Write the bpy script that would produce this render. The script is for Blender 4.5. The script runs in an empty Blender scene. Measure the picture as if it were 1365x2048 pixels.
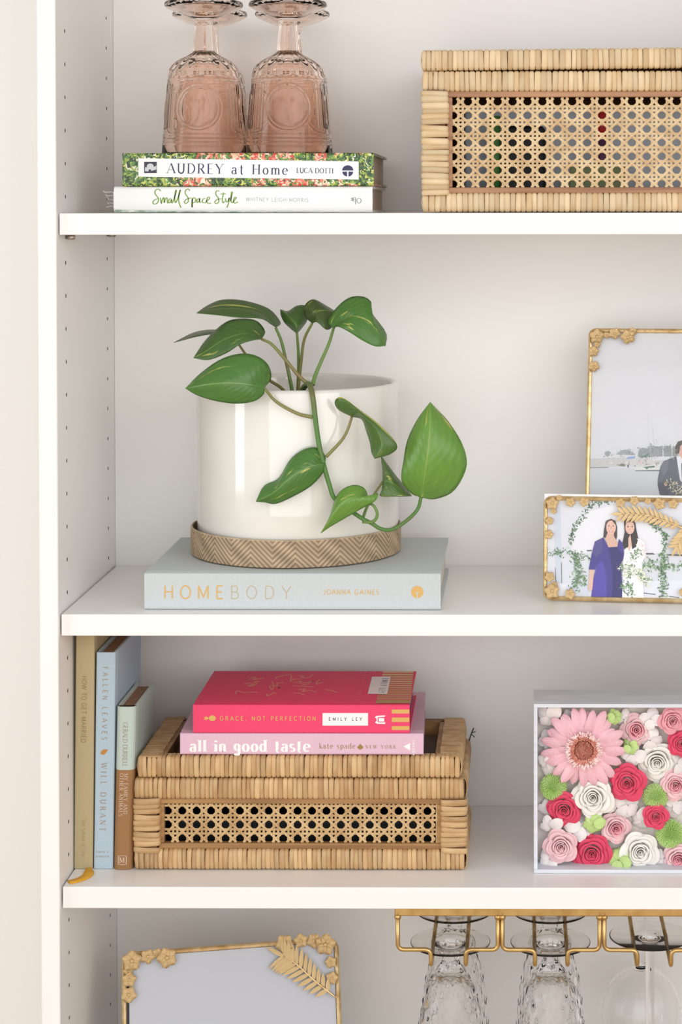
import bpy, bmesh, math, random
from math import sin, cos, pi, radians, sqrt, atan2
from mathutils import Vector, Matrix
random.seed(7)
S = bpy.context.scene
COL = S.collection

# ------------------------------------------------------------------ camera
FPX, CX, CY = 3897.06, 1005.28, 486.31          # focal length and principal point, for a 1365 x 2048 frame
CAM = Vector((0.43995, -1.84527, 1.45))
_cx, _cz, _cr = -0.0170358, 0.0089915, 0.00098687
RW = Matrix.Rotation(_cz, 3, 'Z') @ Matrix.Rotation(_cx, 3, 'X') @ Matrix.Rotation(_cr, 3, 'Y')  # right, forward, up
cam_d = bpy.data.cameras.new('camera'); cam = bpy.data.objects.new('camera', cam_d); COL.objects.link(cam)
cam.matrix_world = Matrix.Translation(CAM) @ (RW @ Matrix.Rotation(pi/2, 3, 'X')).to_4x4()
cam_d.sensor_fit = 'VERTICAL'; cam_d.sensor_height = 36; cam_d.lens = 36*FPX/2048
cam_d.shift_x = (682.5-CX)/2048; cam_d.shift_y = (CY-1024)/2048
cam_d.clip_start = .05
S.camera = cam
S.cycles.max_bounces = 24; S.cycles.transmission_bounces = 24; S.cycles.transparent_max_bounces = 24

# ------------------------------------------------------------------ light and exposure
W = bpy.data.worlds.new('world'); S.world = W; W.use_nodes = True
W.node_tree.nodes['Background'].inputs[0].default_value = (1.0, .99, .97, 1)
W.node_tree.nodes['Background'].inputs[1].default_value = .68
def area(name, loc, target, sx, sy, power, color):
    d = bpy.data.lights.new(name, 'AREA'); d.shape = 'RECTANGLE'; d.size = sx; d.size_y = sy; d.energy = power; d.color = color
    o = bpy.data.objects.new(name, d); COL.objects.link(o); o.location = loc
    o.rotation_euler = (Vector(target)-Vector(loc)).to_track_quat('-Z', 'Y').to_euler(); return o
area('window_light', (-2.4, -1.15, 1.5), (0.3, 0.0, 1.15), .9, 1.5, 20, (.95, .98, 1))
area('fill_light_front', (0.1, -3.3, 1.5), (0.35, 0.1, 0.95), 3.0, 2.4, 44, (1, .995, .985))  # added fill from behind the camera, brightens the compartment backs
area('fill_light_right', (2.3, -2.6, 1.9), (0.3, 0.1, 1.0), 2.0, 1.8, 30, (1, .995, .985))  # added fill from front right, lifts shelf tops and left panel
S.view_settings.view_transform = 'Standard'; S.view_settings.look = 'None'
S.view_settings.gamma = 1; S.view_settings.use_curve_mapping = False
S.view_settings.exposure = -0.1

# ------------------------------------------------------------------ measuring helpers
def ray(px, py): return RW @ Vector(((px-CX)/FPX, 1, -(py-CY)/FPX))
def at(px, py, y): d = ray(px, py); return CAM + d*((y-CAM.y)/d.y)
def on(px, py, z): d = ray(px, py); return CAM + d*((z-CAM.z)/d.z)
def hit(px, py, p0, n): d = ray(px, py); return CAM + d*((p0-CAM).dot(n)/d.dot(n))

# ------------------------------------------------------------------ object helpers
def tag(o, label=None, cat=None, group=None, kind=None):
    if label: o['label'] = label
    if cat: o['category'] = cat
    if group: o['group'] = group
    if kind: o['kind'] = kind
    return o
def empty(name, loc, label=None, cat=None, group=None):
    o = bpy.data.objects.new(name, None); COL.objects.link(o); o.location = loc; o.empty_display_size = .02
    return tag(o, label, cat, group)
def wpos(o):
    p = Vector(o.location)
    while o.parent: o = o.parent; p += Vector(o.location)
    return p
def link(name, me, parent=None, loc=(0,0,0), mat=None):
    o = bpy.data.objects.new(name, me); COL.objects.link(o); o.location = loc
    if parent: o.parent = parent
    if mat:
        if not me.materials: me.materials.append(mat)
        elif me.materials[0] != mat:
            o.material_slots[0].link = 'OBJECT'; o.material_slots[0].material = mat
    return o
def outward(me):
    b = bmesh.new(); b.from_mesh(me); bmesh.ops.recalc_face_normals(b, faces=b.faces); b.to_mesh(me); b.free(); return me
def mesh(name, V, F, smooth=False):
    me = bpy.data.meshes.new(name); me.from_pydata([tuple(v) for v in V], [], F); me.update()
    if smooth: me.polygons.foreach_set('use_smooth', [True]*len(me.polygons))
    return me
def wobj(name, V, F, mat, parent=None, smooth=False):
    """mesh from world coordinates, stored relative to its parent (or to its own first corner)"""
    b = wpos(parent) if parent else Vector((0,0,0))
    return link(name, mesh(name, [Vector(v)-b for v in V], F, smooth), parent, (0,0,0), mat)
def rebase(o):
    vs = [v.co for v in o.data.vertices]
    c = Vector((sum(v.x for v in vs)/len(vs), sum(v.y for v in vs)/len(vs), min(v.z for v in vs)))
    o.data.transform(Matrix.Translation(-c)); o.location = Vector(o.location)+c; return o
class MB:
    def __init__(s): s.V = []; s.F = []
    def add(s, V, F):
        n = len(s.V); s.V += [Vector(v) for v in V]; s.F += [tuple(i+n for i in f) for f in F]; return s
    def box(s, x0, x1, y0, y1, z0, z1):
        return s.add([(x0,y0,z0),(x1,y0,z0),(x1,y1,z0),(x0,y1,z0),(x0,y0,z1),(x1,y0,z1),(x1,y1,z1),(x0,y1,z1)],
                     [(0,3,2,1),(4,5,6,7),(0,1,5,4),(1,2,6,5),(2,3,7,6),(3,0,4,7)])
    def obox(s, O, a, b, c):
        O, a, b, c = map(Vector, (O, a, b, c))
        V = [O, O+a, O+a+c, O+c, O+b, O+a+b, O+a+b+c, O+b+c]
        return s.add(V, [(0,3,2,1),(4,5,6,7),(0,1,5,4),(1,2,6,5),(2,3,7,6),(3,0,4,7)])
    def tube(s, P, r, n=8, cap=True):
        P = [Vector(p) for p in P]; R = r if isinstance(r, (list, tuple)) else [r]*len(P)
        N = len(P); V = []; up = Vector((.013, .31, .95)); prev = None
        for i in range(N):
            t = (P[min(i+1,N-1)]-P[max(i-1,0)]).normalized()
            if prev is None:
                u = t.cross(up)
                if u.length < 1e-3: u = t.cross(Vector((1,0,0)))
            else: u = prev - t*prev.dot(t)
            u.normalize(); prev = u; w = t.cross(u)
            for k in range(n): a = 2*pi*k/n; V.append(P[i]+(u*cos(a)+w*sin(a))*R[i])
        F = [(i*n+k, i*n+(k+1)%n, (i+1)*n+(k+1)%n, (i+1)*n+k) for i in range(N-1) for k in range(n)]
        if cap: F += [tuple(range(n))[::-1], tuple((N-1)*n+k for k in range(n))]
        return s.add(V, F)
    def lathe(s, prof, n=48, disp=None, origin=(0,0,0), closed=False):
        O = Vector(origin); m = len(prof); V = []
        for i,(r,z) in enumerate(prof):
            for k in range(n):
                a = 2*pi*k/n; rr, zz = (r, z) if disp is None else disp(a, i, r, z)
                V.append(O+Vector((rr*cos(a), rr*sin(a), zz)))
        F = []
        for i in range(m if closed else m-1):
            j = (i+1) % m
            for k in range(n): F.append((i*n+k, i*n+(k+1)%n, j*n+(k+1)%n, j*n+k))
        if not closed:
            F += [tuple(range(n))[::-1], tuple((m-1)*n+k for k in range(n))]
        return s.add(V, F)
    def build(s, name, mat, parent=None, smooth=False): return wobj(name, s.V, s.F, mat, parent, smooth)
def bevel(o, w=.001, seg=2):
    m = o.modifiers.new('bevel', 'BEVEL'); m.width = w; m.segments = seg; m.limit_method = 'ANGLE'; m.angle_limit = .6; return o
def catmull(P, n):
    P = [Vector(p) for p in P]; out = []; m = len(P)-1
    for i in range(n):
        u = i/(n-1)*m; k = min(int(u), m-1); t = u-k
        a = P[k-1] if k > 0 else P[0]*2-P[1]; b = P[k]; c = P[k+1]; d = P[k+2] if k+2 <= m else P[m]*2-P[m-1]
        out.append(.5*((2*b)+(c-a)*t+(2*a-5*b+4*c-d)*t*t+(3*b-a-3*c+d)*t**3))
    return out

# ------------------------------------------------------------------ materials
def srgb(r, g, b):
    f = lambda c: (c/255/12.92) if c/255 <= .04045 else ((c/255+.055)/1.055)**2.4
    return (f(r), f(g), f(b), 1)
def mat(name, c, rough=.5, c2=None, scale=30, stretch=(1,1,1), bump=0, bscale=None, metal=0, spec=.5, rnd=0, coord='Object', fac=(.35,.65), sheen=0, sss=0, coat=0):
    m = bpy.data.materials.new(name); m.use_nodes = True; T = m.node_tree; N = T.nodes; L = T.links
    p = N['Principled BSDF']; p.inputs['Roughness'].default_value = rough; p.inputs['Metallic'].default_value = metal
    p.inputs['Specular IOR Level'].default_value = spec; p.inputs['Base Color'].default_value = c
    if coat: p.inputs['Coat Weight'].default_value = coat; p.inputs['Coat Roughness'].default_value = .03
    if sheen: p.inputs['Sheen Weight'].default_value = sheen
    if sss: p.inputs['Subsurface Weight'].default_value = sss; p.inputs['Subsurface Radius'].default_value = (.01,.006,.005); p.inputs['Subsurface Scale'].default_value = .3
    src = None
    if c2 or bump:
        tc = N.new('ShaderNodeTexCoord'); mp = N.new('ShaderNodeMapping'); mp.inputs['Scale'].default_value = stretch
        L.new(tc.outputs[coord], mp.inputs[0])
        if rnd:
            oi = N.new('ShaderNodeObjectInfo'); ad = N.new('ShaderNodeVectorMath'); ad.operation = 'ADD'
            mu = N.new('ShaderNodeMath'); mu.operation = 'MULTIPLY'; mu.inputs[1].default_value = 37
            L.new(oi.outputs['Random'], mu.inputs[0]); L.new(mp.outputs[0], ad.inputs[0]); L.new(mu.outputs[0], ad.inputs[1]); vec = ad.outputs[0]
        else: vec = mp.outputs[0]
        nz = N.new('ShaderNodeTexNoise'); nz.inputs['Scale'].default_value = scale; nz.inputs['Detail'].default_value = 4
        L.new(vec, nz.inputs['Vector'])
        if c2:
            mr = N.new('ShaderNodeMapRange'); mr.inputs['From Min'].default_value = fac[0]; mr.inputs['From Max'].default_value = fac[1]
            L.new(nz.outputs['Fac'], mr.inputs[0])
            mx = N.new('ShaderNodeMix'); mx.data_type = 'RGBA'; mx.inputs[6].default_value = c; mx.inputs[7].default_value = c2
            L.new(mr.outputs[0], mx.inputs[0]); src = mx.outputs[2]
        if bump:
            if bscale:
                n2 = N.new('ShaderNodeTexNoise'); n2.inputs['Scale'].default_value = bscale; L.new(vec, n2.inputs['Vector'])
            else: n2 = nz
            b = N.new('ShaderNodeBump'); b.inputs['Strength'].default_value = bump; b.inputs['Distance'].default_value = .001
            L.new(n2.outputs['Fac'], b.inputs['Height']); L.new(b.outputs[0], p.inputs['Normal'])
    if rnd:
        oi = N.new('ShaderNodeObjectInfo'); rm = N.new('ShaderNodeMapRange')
        rm.inputs['To Min'].default_value = 1-rnd; rm.inputs['To Max'].default_value = 1+rnd*.45
        L.new(oi.outputs['Random'], rm.inputs[0])
        hs = N.new('ShaderNodeHueSaturation'); hs.inputs['Color'].default_value = c; L.new(rm.outputs[0], hs.inputs['Value'])
        if src: L.new(src, hs.inputs['Color'])
        src = hs.outputs[0]
    if src: L.new(src, p.inputs['Base Color'])
    return m
def glass(name, c, rough=.0, ior=1.45):
    m = bpy.data.materials.new(name); m.use_nodes = True; p = m.node_tree.nodes['Principled BSDF']
    p.inputs['Base Color'].default_value = c; p.inputs['Transmission Weight'].default_value = 1
    p.inputs['Roughness'].default_value = rough; p.inputs['IOR'].default_value = ior; return m
def thin_glass(name):
    m = bpy.data.materials.new(name); m.use_nodes = True; N = m.node_tree.nodes; L = m.node_tree.links; N.clear()
    o = N.new('ShaderNodeOutputMaterial'); t = N.new('ShaderNodeBsdfTransparent'); t.inputs[0].default_value = (1,1,1,1)
    g = N.new('ShaderNodeBsdfGlossy'); g.inputs['Roughness'].default_value = .03; x = N.new('ShaderNodeMixShader')
    f = N.new('ShaderNodeFresnel'); f.inputs[0].default_value = 1.22
    L.new(f.outputs[0], x.inputs[0]); L.new(t.outputs[0], x.inputs[1]); L.new(g.outputs[0], x.inputs[2]); L.new(x.outputs[0], o.inputs[0]); return m
def attr_mat(name, rough=.35, spec=.4, bump=0):
    m = bpy.data.materials.new(name); m.use_nodes = True; T = m.node_tree; p = T.nodes['Principled BSDF']
    a = T.nodes.new('ShaderNodeAttribute'); a.attribute_name = 'Col'; T.links.new(a.outputs['Color'], p.inputs['Base Color'])
    p.inputs['Roughness'].default_value = rough; p.inputs['Specular IOR Level'].default_value = spec; return m

WHITE = mat('white_laminate', srgb(245,243,241), .32, spec=.4)
WALLM = mat('cream_wall_paint', srgb(236,234,230), .7, bump=.05, scale=120)
FLOORM = mat('pale_oak_floor', srgb(205,180,150), .4, srgb(180,150,118), 6, (1,12,1))
CAP = mat('white_edge_band', srgb(240,240,240), .3)
PIN = mat('steel_pin', srgb(190,180,170), .3, metal=1)
HOLE = mat('dark_hole_shade', srgb(96,82,70), .9)  # dark colour painted into the bores for the shade in the holes
GOLD = mat('brushed_gold_wire', srgb(210,178,120), .36, metal=1, c2=srgb(190,154,98), scale=60)
GILT = mat('antique_gold_leaf', srgb(234,210,164), .36, srgb(206,172,120), 90, metal=.75, bump=.35, bscale=400)
FOIL = mat('gold_foil_print', srgb(214,176,104), .35, metal=.75)
GLASSM = thin_glass('picture_glass')
PRINT = attr_mat('colour_print')
PAGES = mat('paper_pages', srgb(238,232,220), .8, srgb(205,195,180), 60, (1,1,60))
KPAGES = mat('brown_paper_pages', srgb(168,132,104), .85, srgb(135,100,76), 60, (60,1,1))
RATTAN = mat('split_rattan', srgb(229,206,168), .45, srgb(208,176,132), 55, (1,1,.35), bump=.25, bscale=160, rnd=.16)
RATTAN2 = mat('honey_split_rattan', srgb(218,184,136), .45, srgb(184,144,98), 55, (1,1,.35), bump=.25, bscale=160, rnd=.17)
CANE = mat('woven_cane', srgb(224,198,156), .5, srgb(200,166,122), 70)
CANE2 = mat('honey_woven_cane', srgb(214,182,134), .5, srgb(186,148,100), 70)
CORE = mat('brown_wood_core', srgb(132,94,66), .8)
MOLD = mat('pinkish_wood_moulding', srgb(190,145,110), .55, srgb(150,106,76), 40, (.15,1,3), bump=.2)
MOLD2 = mat('honey_wood_moulding', srgb(180,138,88), .55, srgb(140,100,60), 40, (.15,1,3), bump=.2)

# ------------------------------------------------------------------ lettering: a stroke alphabet
GL = {
'A':(.76,'n.0,0 .38,1;k.38,1 .76,0;n.13,.34 .63,.34','0,0 .76,0'),
'B':(.66,'k.1,0 .1,1;.1,1 @.36,.76,.2,.24,90,-90 .1,.52;.1,.52 @.38,.26,.24,.26,90,-90 .1,0','.1,0 .1,1'),
'C':(.76,'@.42,.5,.38,.5,48,312',''),
'D':(.78,'k.1,0 .1,1;.1,1 @.34,.5,.38,.5,90,-90 .1,0','.1,0 .1,1'),
'E':(.6,'k.1,0 .1,1;n.1,1 .55,1;n.1,.52 .47,.52;n.1,0 .57,0','.1,0 .1,1'),
'F':(.56,'k.1,0 .1,1;n.1,1 .54,1;n.1,.52 .46,.52','.1,0 .1,1'),
'G':(.82,'@.42,.5,.38,.5,48,330 .76,.42;n.5,.45 .8,.45',''),
'H':(.78,'k.1,0 .1,1;k.68,0 .68,1;n.1,.52 .68,.52','.1,0 .1,1 .68,0 .68,1'),
'I':(.24,'k.12,0 .12,1','.12,0 .12,1'),
'J':(.42,'k.3,1 .3,.2 @.16,.2,.14,.2,0,-160','.3,1'),
'K':(.7,'k.1,0 .1,1;n.62,1 .1,.4;k.26,.58 .68,0','.1,0 .1,1 .62,1 .66,0'),
'L':(.56,'k.1,0 .1,1;n.1,0 .54,0','.1,0 .1,1'),
'M':(.92,'n.1,0 .1,1;k.1,1 .46,.1;n.46,.1 .82,1;k.82,1 .82,0','.1,0 .1,1 .82,0 .82,1'),
'N':(.78,'n.1,0 .1,1;k.1,1 .68,0;n.68,0 .68,1','.1,0 .1,1 .68,1'),
'O':(.84,'@.42,.5,.38,.5,90,450',''),
'P':(.62,'k.1,0 .1,1;.1,1 @.34,.74,.22,.26,90,-90 .1,.48','.1,0 .1,1'),
'R':(.7,'k.1,0 .1,1;.1,1 @.34,.75,.22,.25,90,-90 .1,.5;k.32,.5 .66,0','.1,0 .1,1 .66,0'),
'S':(.58,'@.3,.75,.21,.25,35,270 @.29,.25,.23,.25,90,-145',''),
'T':(.66,'k.33,0 .33,1;n.02,1 .64,1','.33,0'),
'U':(.74,'k.1,1 .1,.32 @.37,.32,.27,.32,180,360 .64,1','.1,1 .64,1'),
'V':(.7,'k0,1 .35,0;n.35,0 .7,1','0,1 .7,1'),
'W':(1.02,'k0,1 .27,0;n.27,0 .51,1;k.51,1 .77,0;n.77,0 1.02,1','0,1 1.02,1'),
'Y':(.7,'k0,1 .35,.46;n.7,1 .35,.46;k.35,.46 .35,0','0,1 .7,1 .35,0'),
'a':(.52,'@.24,.48,.17,.18,165,0 .41,.08 .5,0;@.23,.19,.19,.19,0,360',''),
'b':(.56,'k.1,0 .1,1.02;@.31,.33,.21,.33,0,360',''),
'c':(.5,'@.28,.33,.23,.33,48,312',''),
'd':(.58,'@.26,.33,.21,.33,0,360;k.47,1.02 .47,0','.47,1.02 .5,0'),
'e':(.54,'n.06,.36 .5,.36;@.28,.33,.23,.33,5,312',''),
'f':(.36,'k.14,0 .14,.85 @.26,.85,.12,.17,180,50;n.02,.64 .3,.64','.14,0'),
'g':(.54,'@.25,.38,.19,.28,0,360;k.44,.62 .44,-.1 @.25,-.1,.19,.2,0,-160',''),
'h':(.56,'k.1,0 .1,1.02;.1,.4 @.28,.42,.18,.24,180,0 .46,0','.1,0 .1,1.02 .46,0'),
'i':(.24,'k.12,0 .12,.66;k.12,.84 .12,.98','.12,0 .1,.66'),
'k':(.54,'k.1,0 .1,1.02;n.46,.66 .1,.26;k.22,.38 .5,0','.1,0 .1,1.02 .5,0'),
'l':(.24,'k.12,0 .12,1.02','.12,0 .1,1.02'),
'm':(.86,'k.1,0 .1,.66;.1,.4 @.27,.42,.17,.24,180,0 .44,0;.44,.4 @.61,.42,.17,.24,180,0 .78,0','.1,0 .1,.66 .44,0 .78,0'),
'n':(.56,'k.1,0 .1,.66;.1,.4 @.28,.42,.18,.24,180,0 .46,0','.1,0 .1,.66 .46,0'),
'o':(.58,'@.29,.33,.23,.33,90,450',''),
'p':(.58,'@.31,.33,.21,.33,0,360;k.1,.66 .1,-.3','.1,-.3 .08,.66'),
'r':(.42,'k.1,0 .1,.66;.1,.4 @.28,.44,.18,.22,180,50','.1,0 .1,.66'),
's':(.44,'@.23,.495,.15,.165,35,270 @.22,.165,.17,.165,90,-145',''),
't':(.4,'k.18,.9 .18,.14 @.28,.14,.1,.14,180,290;n.02,.64 .36,.64',''),
'u':(.56,'k.1,.66 .1,.22 @.28,.22,.18,.22,180,360 .46,.66;k.46,.66 .46,0','.1,.66 .46,.66'),
'.':(.22,'k.1,0 .1,.1',''), ',':(.24,'k.12,.1 .07,-.14',''), '|':(.24,'k.12,-.1 .12,1.1',''),
'&':(.7,'n.66,.45 .2,-.0 .1,.2 .4,.7 .3,1 .2,.75 .64,0',''), ' ':(.36,'','')}
def glyph_paths(s):
    out = []
    for st in s.split(';'):
        if not st: continue
        c = ''
        if st[0] in 'kn': c = st[0]; st = st[1:]
        P = []
        for tk in st.split():
            if tk[0] == '@':
                x, y, rx, ry, a0, a1 = map(float, tk[1:].split(','))
                m = max(4, int(abs(a1-a0)/18))
                P += [(x+rx*cos(radians(a0+(a1-a0)*i/m)), y+ry*sin(radians(a0+(a1-a0)*i/m))) for i in range(m+1)]
            else: P.append(tuple(map(float, tk.split(','))))
        out.append((c, P))
    return out
def ribbon(P, wf):
    P = [Vector((p[0], p[1])) for p in P]; Q = [P[0]]
    for p in P[1:]:
        if (p-Q[-1]).length > 1e-5: Q.append(p)
    P = Q; n = len(P); closed = n > 3 and (P[0]-P[-1]).length < 1e-3; V = []
    for i in range(n):
        if closed: t = P[(i+1) % (n-1)]-P[(i-1) % (n-1)]
        else: t = P[min(i+1,n-1)]-P[max(i-1,0)]
        t.normalize(); nn = Vector((-t.y, t.x)); h = wf(t)/2
        V += [P[i]+nn*h, P[i]-nn*h]
    return V, [(2*i, 2*i+1, 2*i+3, 2*i+2) for i in range(n-1)]
def lettering(name, parent, s, mt, p0, p1, cap, plane, thick=.16, thin=.06, serif=False, up=None, lift=.00015, slant=0):
    """print text s between two picture points of a baseline on a plane of the object"""
    o, n = Vector(plane[0]), Vector(plane[1]).normalized()
    A, B = hit(*p0, o, n), hit(*p1, o, n); U = B-A
    if up is None:
        dx, dy = p1[0]-p0[0], p1[1]-p0[1]; l = sqrt(dx*dx+dy*dy); up = (dy/l*cap, -dx/l*cap)
    Vv = hit(p0[0]+up[0], p0[1]+up[1], o, n)-A
    ch = Vv.length; wid = U.length/ch                    # wanted width in cap heights
    nat = sum(GL[c][0] for c in s); gaps = max(1, len(s)-1)
    tr = (wid-nat)/gaps; sx = 1
    if tr < .02: tr = .02; sx = wid/(nat+tr*gaps)
    M = MB(); x = 0; Un = U.normalized()
    toCam = -1 if n.dot(ray(*p0)) > 0 else 1
    def put(V, F, z=0): M.add([A+Un*(v[0]*sx*ch)+Vv*v[1]+Un*(slant*v[1]*ch)+n*toCam*(lift+z) for v in V], F)
    for c in s:
        adv, st, sf = GL[c]
        for i, (cl, P) in enumerate(glyph_paths(st)):
            P = [(x+a, b) for a, b in P]
            if cl == 'k': wf = lambda t: thick
            elif cl == 'n': wf = lambda t: thin
            else: wf = lambda t: thin+(thick-thin)*abs(t.y)**1.3
            put(*ribbon(P, wf), i*4e-6)
        if serif and sf:
            for tk in sf.split():
                a, b = map(float, tk.split(',')); h = thin*.7; w = thick*.5+.11
                b0 = b if b <= 0 else b-h
                put([(x+a-w, b0), (x+a+w, b0), (x+a+w, b0+h), (x+a-w, b0+h)], [(0,1,2,3)], 1.4e-5)
        x += adv+tr
    return M.build(name, mt, parent)
def decal(name, parent, mt, polys, plane, lift=.00015):
    """flat printed shapes given as picture outlines on a plane"""
    o, n = Vector(plane[0]), Vector(plane[1]).normalized(); M = MB()
    for i, P in enumerate(polys):
        t = -1 if n.dot(ray(*P[0])) > 0 else 1
        M.add([hit(x, y, o, n)+n*t*(lift+i*3e-6) for x, y in P], [tuple(range(len(P)))])
    return M.build(name, mt, parent)
def strokes(name, parent, mt, lines, w, plane, lift=.00015):
    o, n = Vector(plane[0]), Vector(plane[1]).normalized(); M = MB()
    for j, P in enumerate(lines):
        if len(P) > 2:
            P = [(v.x, v.y) for v in catmull([(a, b, 0) for a, b in P], len(P)*4)]
        V, F = ribbon(P, lambda t: w*(.65+.5*abs(t.y)))
        t = -1 if n.dot(ray(*P[0])) > 0 else 1
        M.add([hit(v.x, v.y, o, n)+n*t*(lift+j*3e-6) for v in V], F)
    return M.build(name, mt, parent)
def ell(cx, cy, rx, ry, n=24, a0=0, a1=360): return [(cx+rx*cos(radians(a0+(a1-a0)*i/n)), cy+ry*sin(radians(a0+(a1-a0)*i/n))) for i in range(n+(0 if a1-a0 == 360 else 1))]
def rect(x0, y0, x1, y1): return [(x0,y0),(x0,y1),(x1,y1),(x1,y0)]

# ------------------------------------------------------------------ the setting
def structure(name, M, mt): o = M.build(name, mt); o['kind'] = 'structure'; return o
structure('wall_back', MB().box(-3, 3, .285, .385, 0, 2.7), WALLM)
structure('floor', MB().box(-3, 3, -4.5, .385, -.1, 0), FLOORM)
b = MB().box(-3, -.02, .271, .285, 0, .09); b.box(.784, 3, .271, .285, 0, .09); structure('baseboard_back', b, WHITE)

# ------------------------------------------------------------------ bookcase
Z1, Z2, Z3, Z4 = 1.4473, 1.06428, .80252, .46
BW, BD, YS = .764, .262, .0054
case = empty('bookcase', (.382, 0, 0), 'tall white bookcase with adjustable shelves against a cream wall', 'bookcase')
def side(x_in, sgn):
    """side panel with two rows of drilled peg holes on its inner face"""
    M = MB(); X = lambda d: x_in-sgn*d; T = .0178; top = 2.02; h = .0045; rr = .0021
    ys = [0, .037-h, .037+h, .2267-h, .2267+h, .283]
    rows = {1: 1.62325, 3: 1.65442}
    for c in range(5):
        y0, y1 = ys[c], ys[c+1]
        if c not in rows: M.add([(x_in,y0,0),(x_in,y1,0),(x_in,y1,top),(x_in,y0,top)], [(0,1,2,3)]); continue
        zc = rows[c]; zs = [zc-.032*i for i in range(-9, 42)]; zs = [z for z in zs if .15 < z < 1.93]; prev = 0; yc = (y0+y1)/2
        for z in sorted(zs):
            M.add([(x_in,y0,prev),(x_in,y1,prev),(x_in,y1,z-h),(x_in,y0,z-h)], [(0,1,2,3)]); prev = z+h
            sq = [(y0,z-h),(yc,z-h),(y1,z-h),(y1,z),(y1,z+h),(yc,z+h),(y0,z+h),(y0,z)]
            oc = [(yc+rr*cos(radians(a)), z+rr*sin(radians(a))) for a in (225,270,315,0,45,90,135,180)]
            V = [(x_in,a,b) for a,b in sq]+[(x_in,a,b) for a,b in oc]+[(X(.009),a,b) for a,b in oc]
            F = [(i,(i+1)%8,8+(i+1)%8,8+i) for i in range(8)]+[(8+i,8+(i+1)%8,16+(i+1)%8,16+i) for i in range(8)]+[tuple(range(16,24))]
            M.add(V, F)
        M.add([(x_in,y0,prev),(x_in,y1,prev),(x_in,y1,top),(x_in,y0,top)], [(0,1,2,3)])
    e = .0008
    M.add([(x_in,0,0),(x_in,0,top),(X(e),-e,top),(X(e),-e,0),(X(T-e),-e,0),(X(T-e),-e,top),(X(T),0,top),(X(T),0,0),(X(T),.283,0),(X(T),.283,top),(x_in,.283,0),(x_in,.283,top)],
          [(0,1,2,3),(3,2,5,4),(4,5,6,7),(7,6,9,8),(8,9,11,10),(1,11,9,6,5,2),(0,3,4,7,8,10)])
    o = M.build('side_panel', WHITE, case); o.data.materials.append(HOLE)
    for f in o.data.polygons:
        if any(abs(o.data.vertices[i].co.x+.382-X(.009)) < 1e-5 for i in f.vertices): f.material_index = 1
    return o
side(0, 1); side(BW, -1)
MB().box(.0002, BW-.0002, BD, BD+.004, .06, 2.0).build('back_panel', WHITE, case)
def shelf(z, gap=.0014, y0=YS, name='shelf', th=.0207):
    return bevel(MB().box(gap, BW-gap, y0, BD-.0006, z-th, z).build(name, WHITE, case), .0009)
for z in (1.83, Z1, Z2, Z3, Z4, .09): shelf(z)
bevel(MB().box(.0004, BW-.0004, 0, BD-.0006, 2.0, 2.02).build('top_panel', WHITE, case))
MB().box(.0004, BW-.0004, .02, .036, .0, .069).build('plinth', WHITE, case)
for z in (Z1, Z2, Z3, Z4):
    for y in (.037, .2267):
        for x, sg in ((.0, 1), (BW, -1)):
            zp = z-.0207-.0026
            M = MB().tube([(x-sg*.006, y, zp), (x+sg*.002, y, zp), (x+sg*.0021, y, zp), (x+sg*.0085, y, zp)], [.0018,.0018,.0025,.0025], 10)
            M.tube([(x+sg*.0085, y, zp), (x+sg*.0092, y, zp)], .0019, 10)
            M.build('shelf_pin', PIN, case, True)

# ------------------------------------------------------------------ books
def book(name, label, O, a, b, c, cover, pages, rad=.0015, board=.0024, inset=.0035, group=None, grain=False):
    """O corner, a along the spine, b across the thickness, c into the depth (spine towards -c)"""
    O, a, b, c = map(Vector, (O, a, b, c)); t = b.length; d = c.length; bn = b/t; cn = c/d
    e = empty(name, O, label, 'book', group)
    k = board; kb = .0016; r = min(rad, t*.45)
    arc0 = [(r-r*sin(q), r-r*cos(q)) for q in (0, pi/8, pi/4, 3*pi/8, pi/2)]
    arc1 = [(x, t-y) for x, y in arc0[::-1]]
    g = [(.012,0),(.0095,.0005),(.008,.0009),(.0065,.0005),(.005,0)]
    prof = [(d,0)]+g+arc0+arc1+[(x,t-y) for x,y in g[::-1]]+[(d,t),(d,t-k),(.004,t-k),(kb+.0006,t-k-.001),(kb+.0006,k+.001),(.004,k),(d,k)]
    m = len(prof); V = [O+cn*x+bn*y for x,y in prof]+[O+a+cn*x+bn*y for x,y in prof]
    F = [(i,(i+1)%m,m+(i+1)%m,m+i) for i in range(m)]+[tuple(range(m))[::-1], tuple(range(m,2*m))]
    wobj('cover', V, F, cover, e)
    an = a.normalized(); L = a.length
    bm = MB().obox(O+an*inset+cn*.004+bn*k, an*(L-2*inset), bn*(t-2*k), cn*(d-.004-inset))
    bm.build('page_block', pages, e)
    return e
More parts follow.
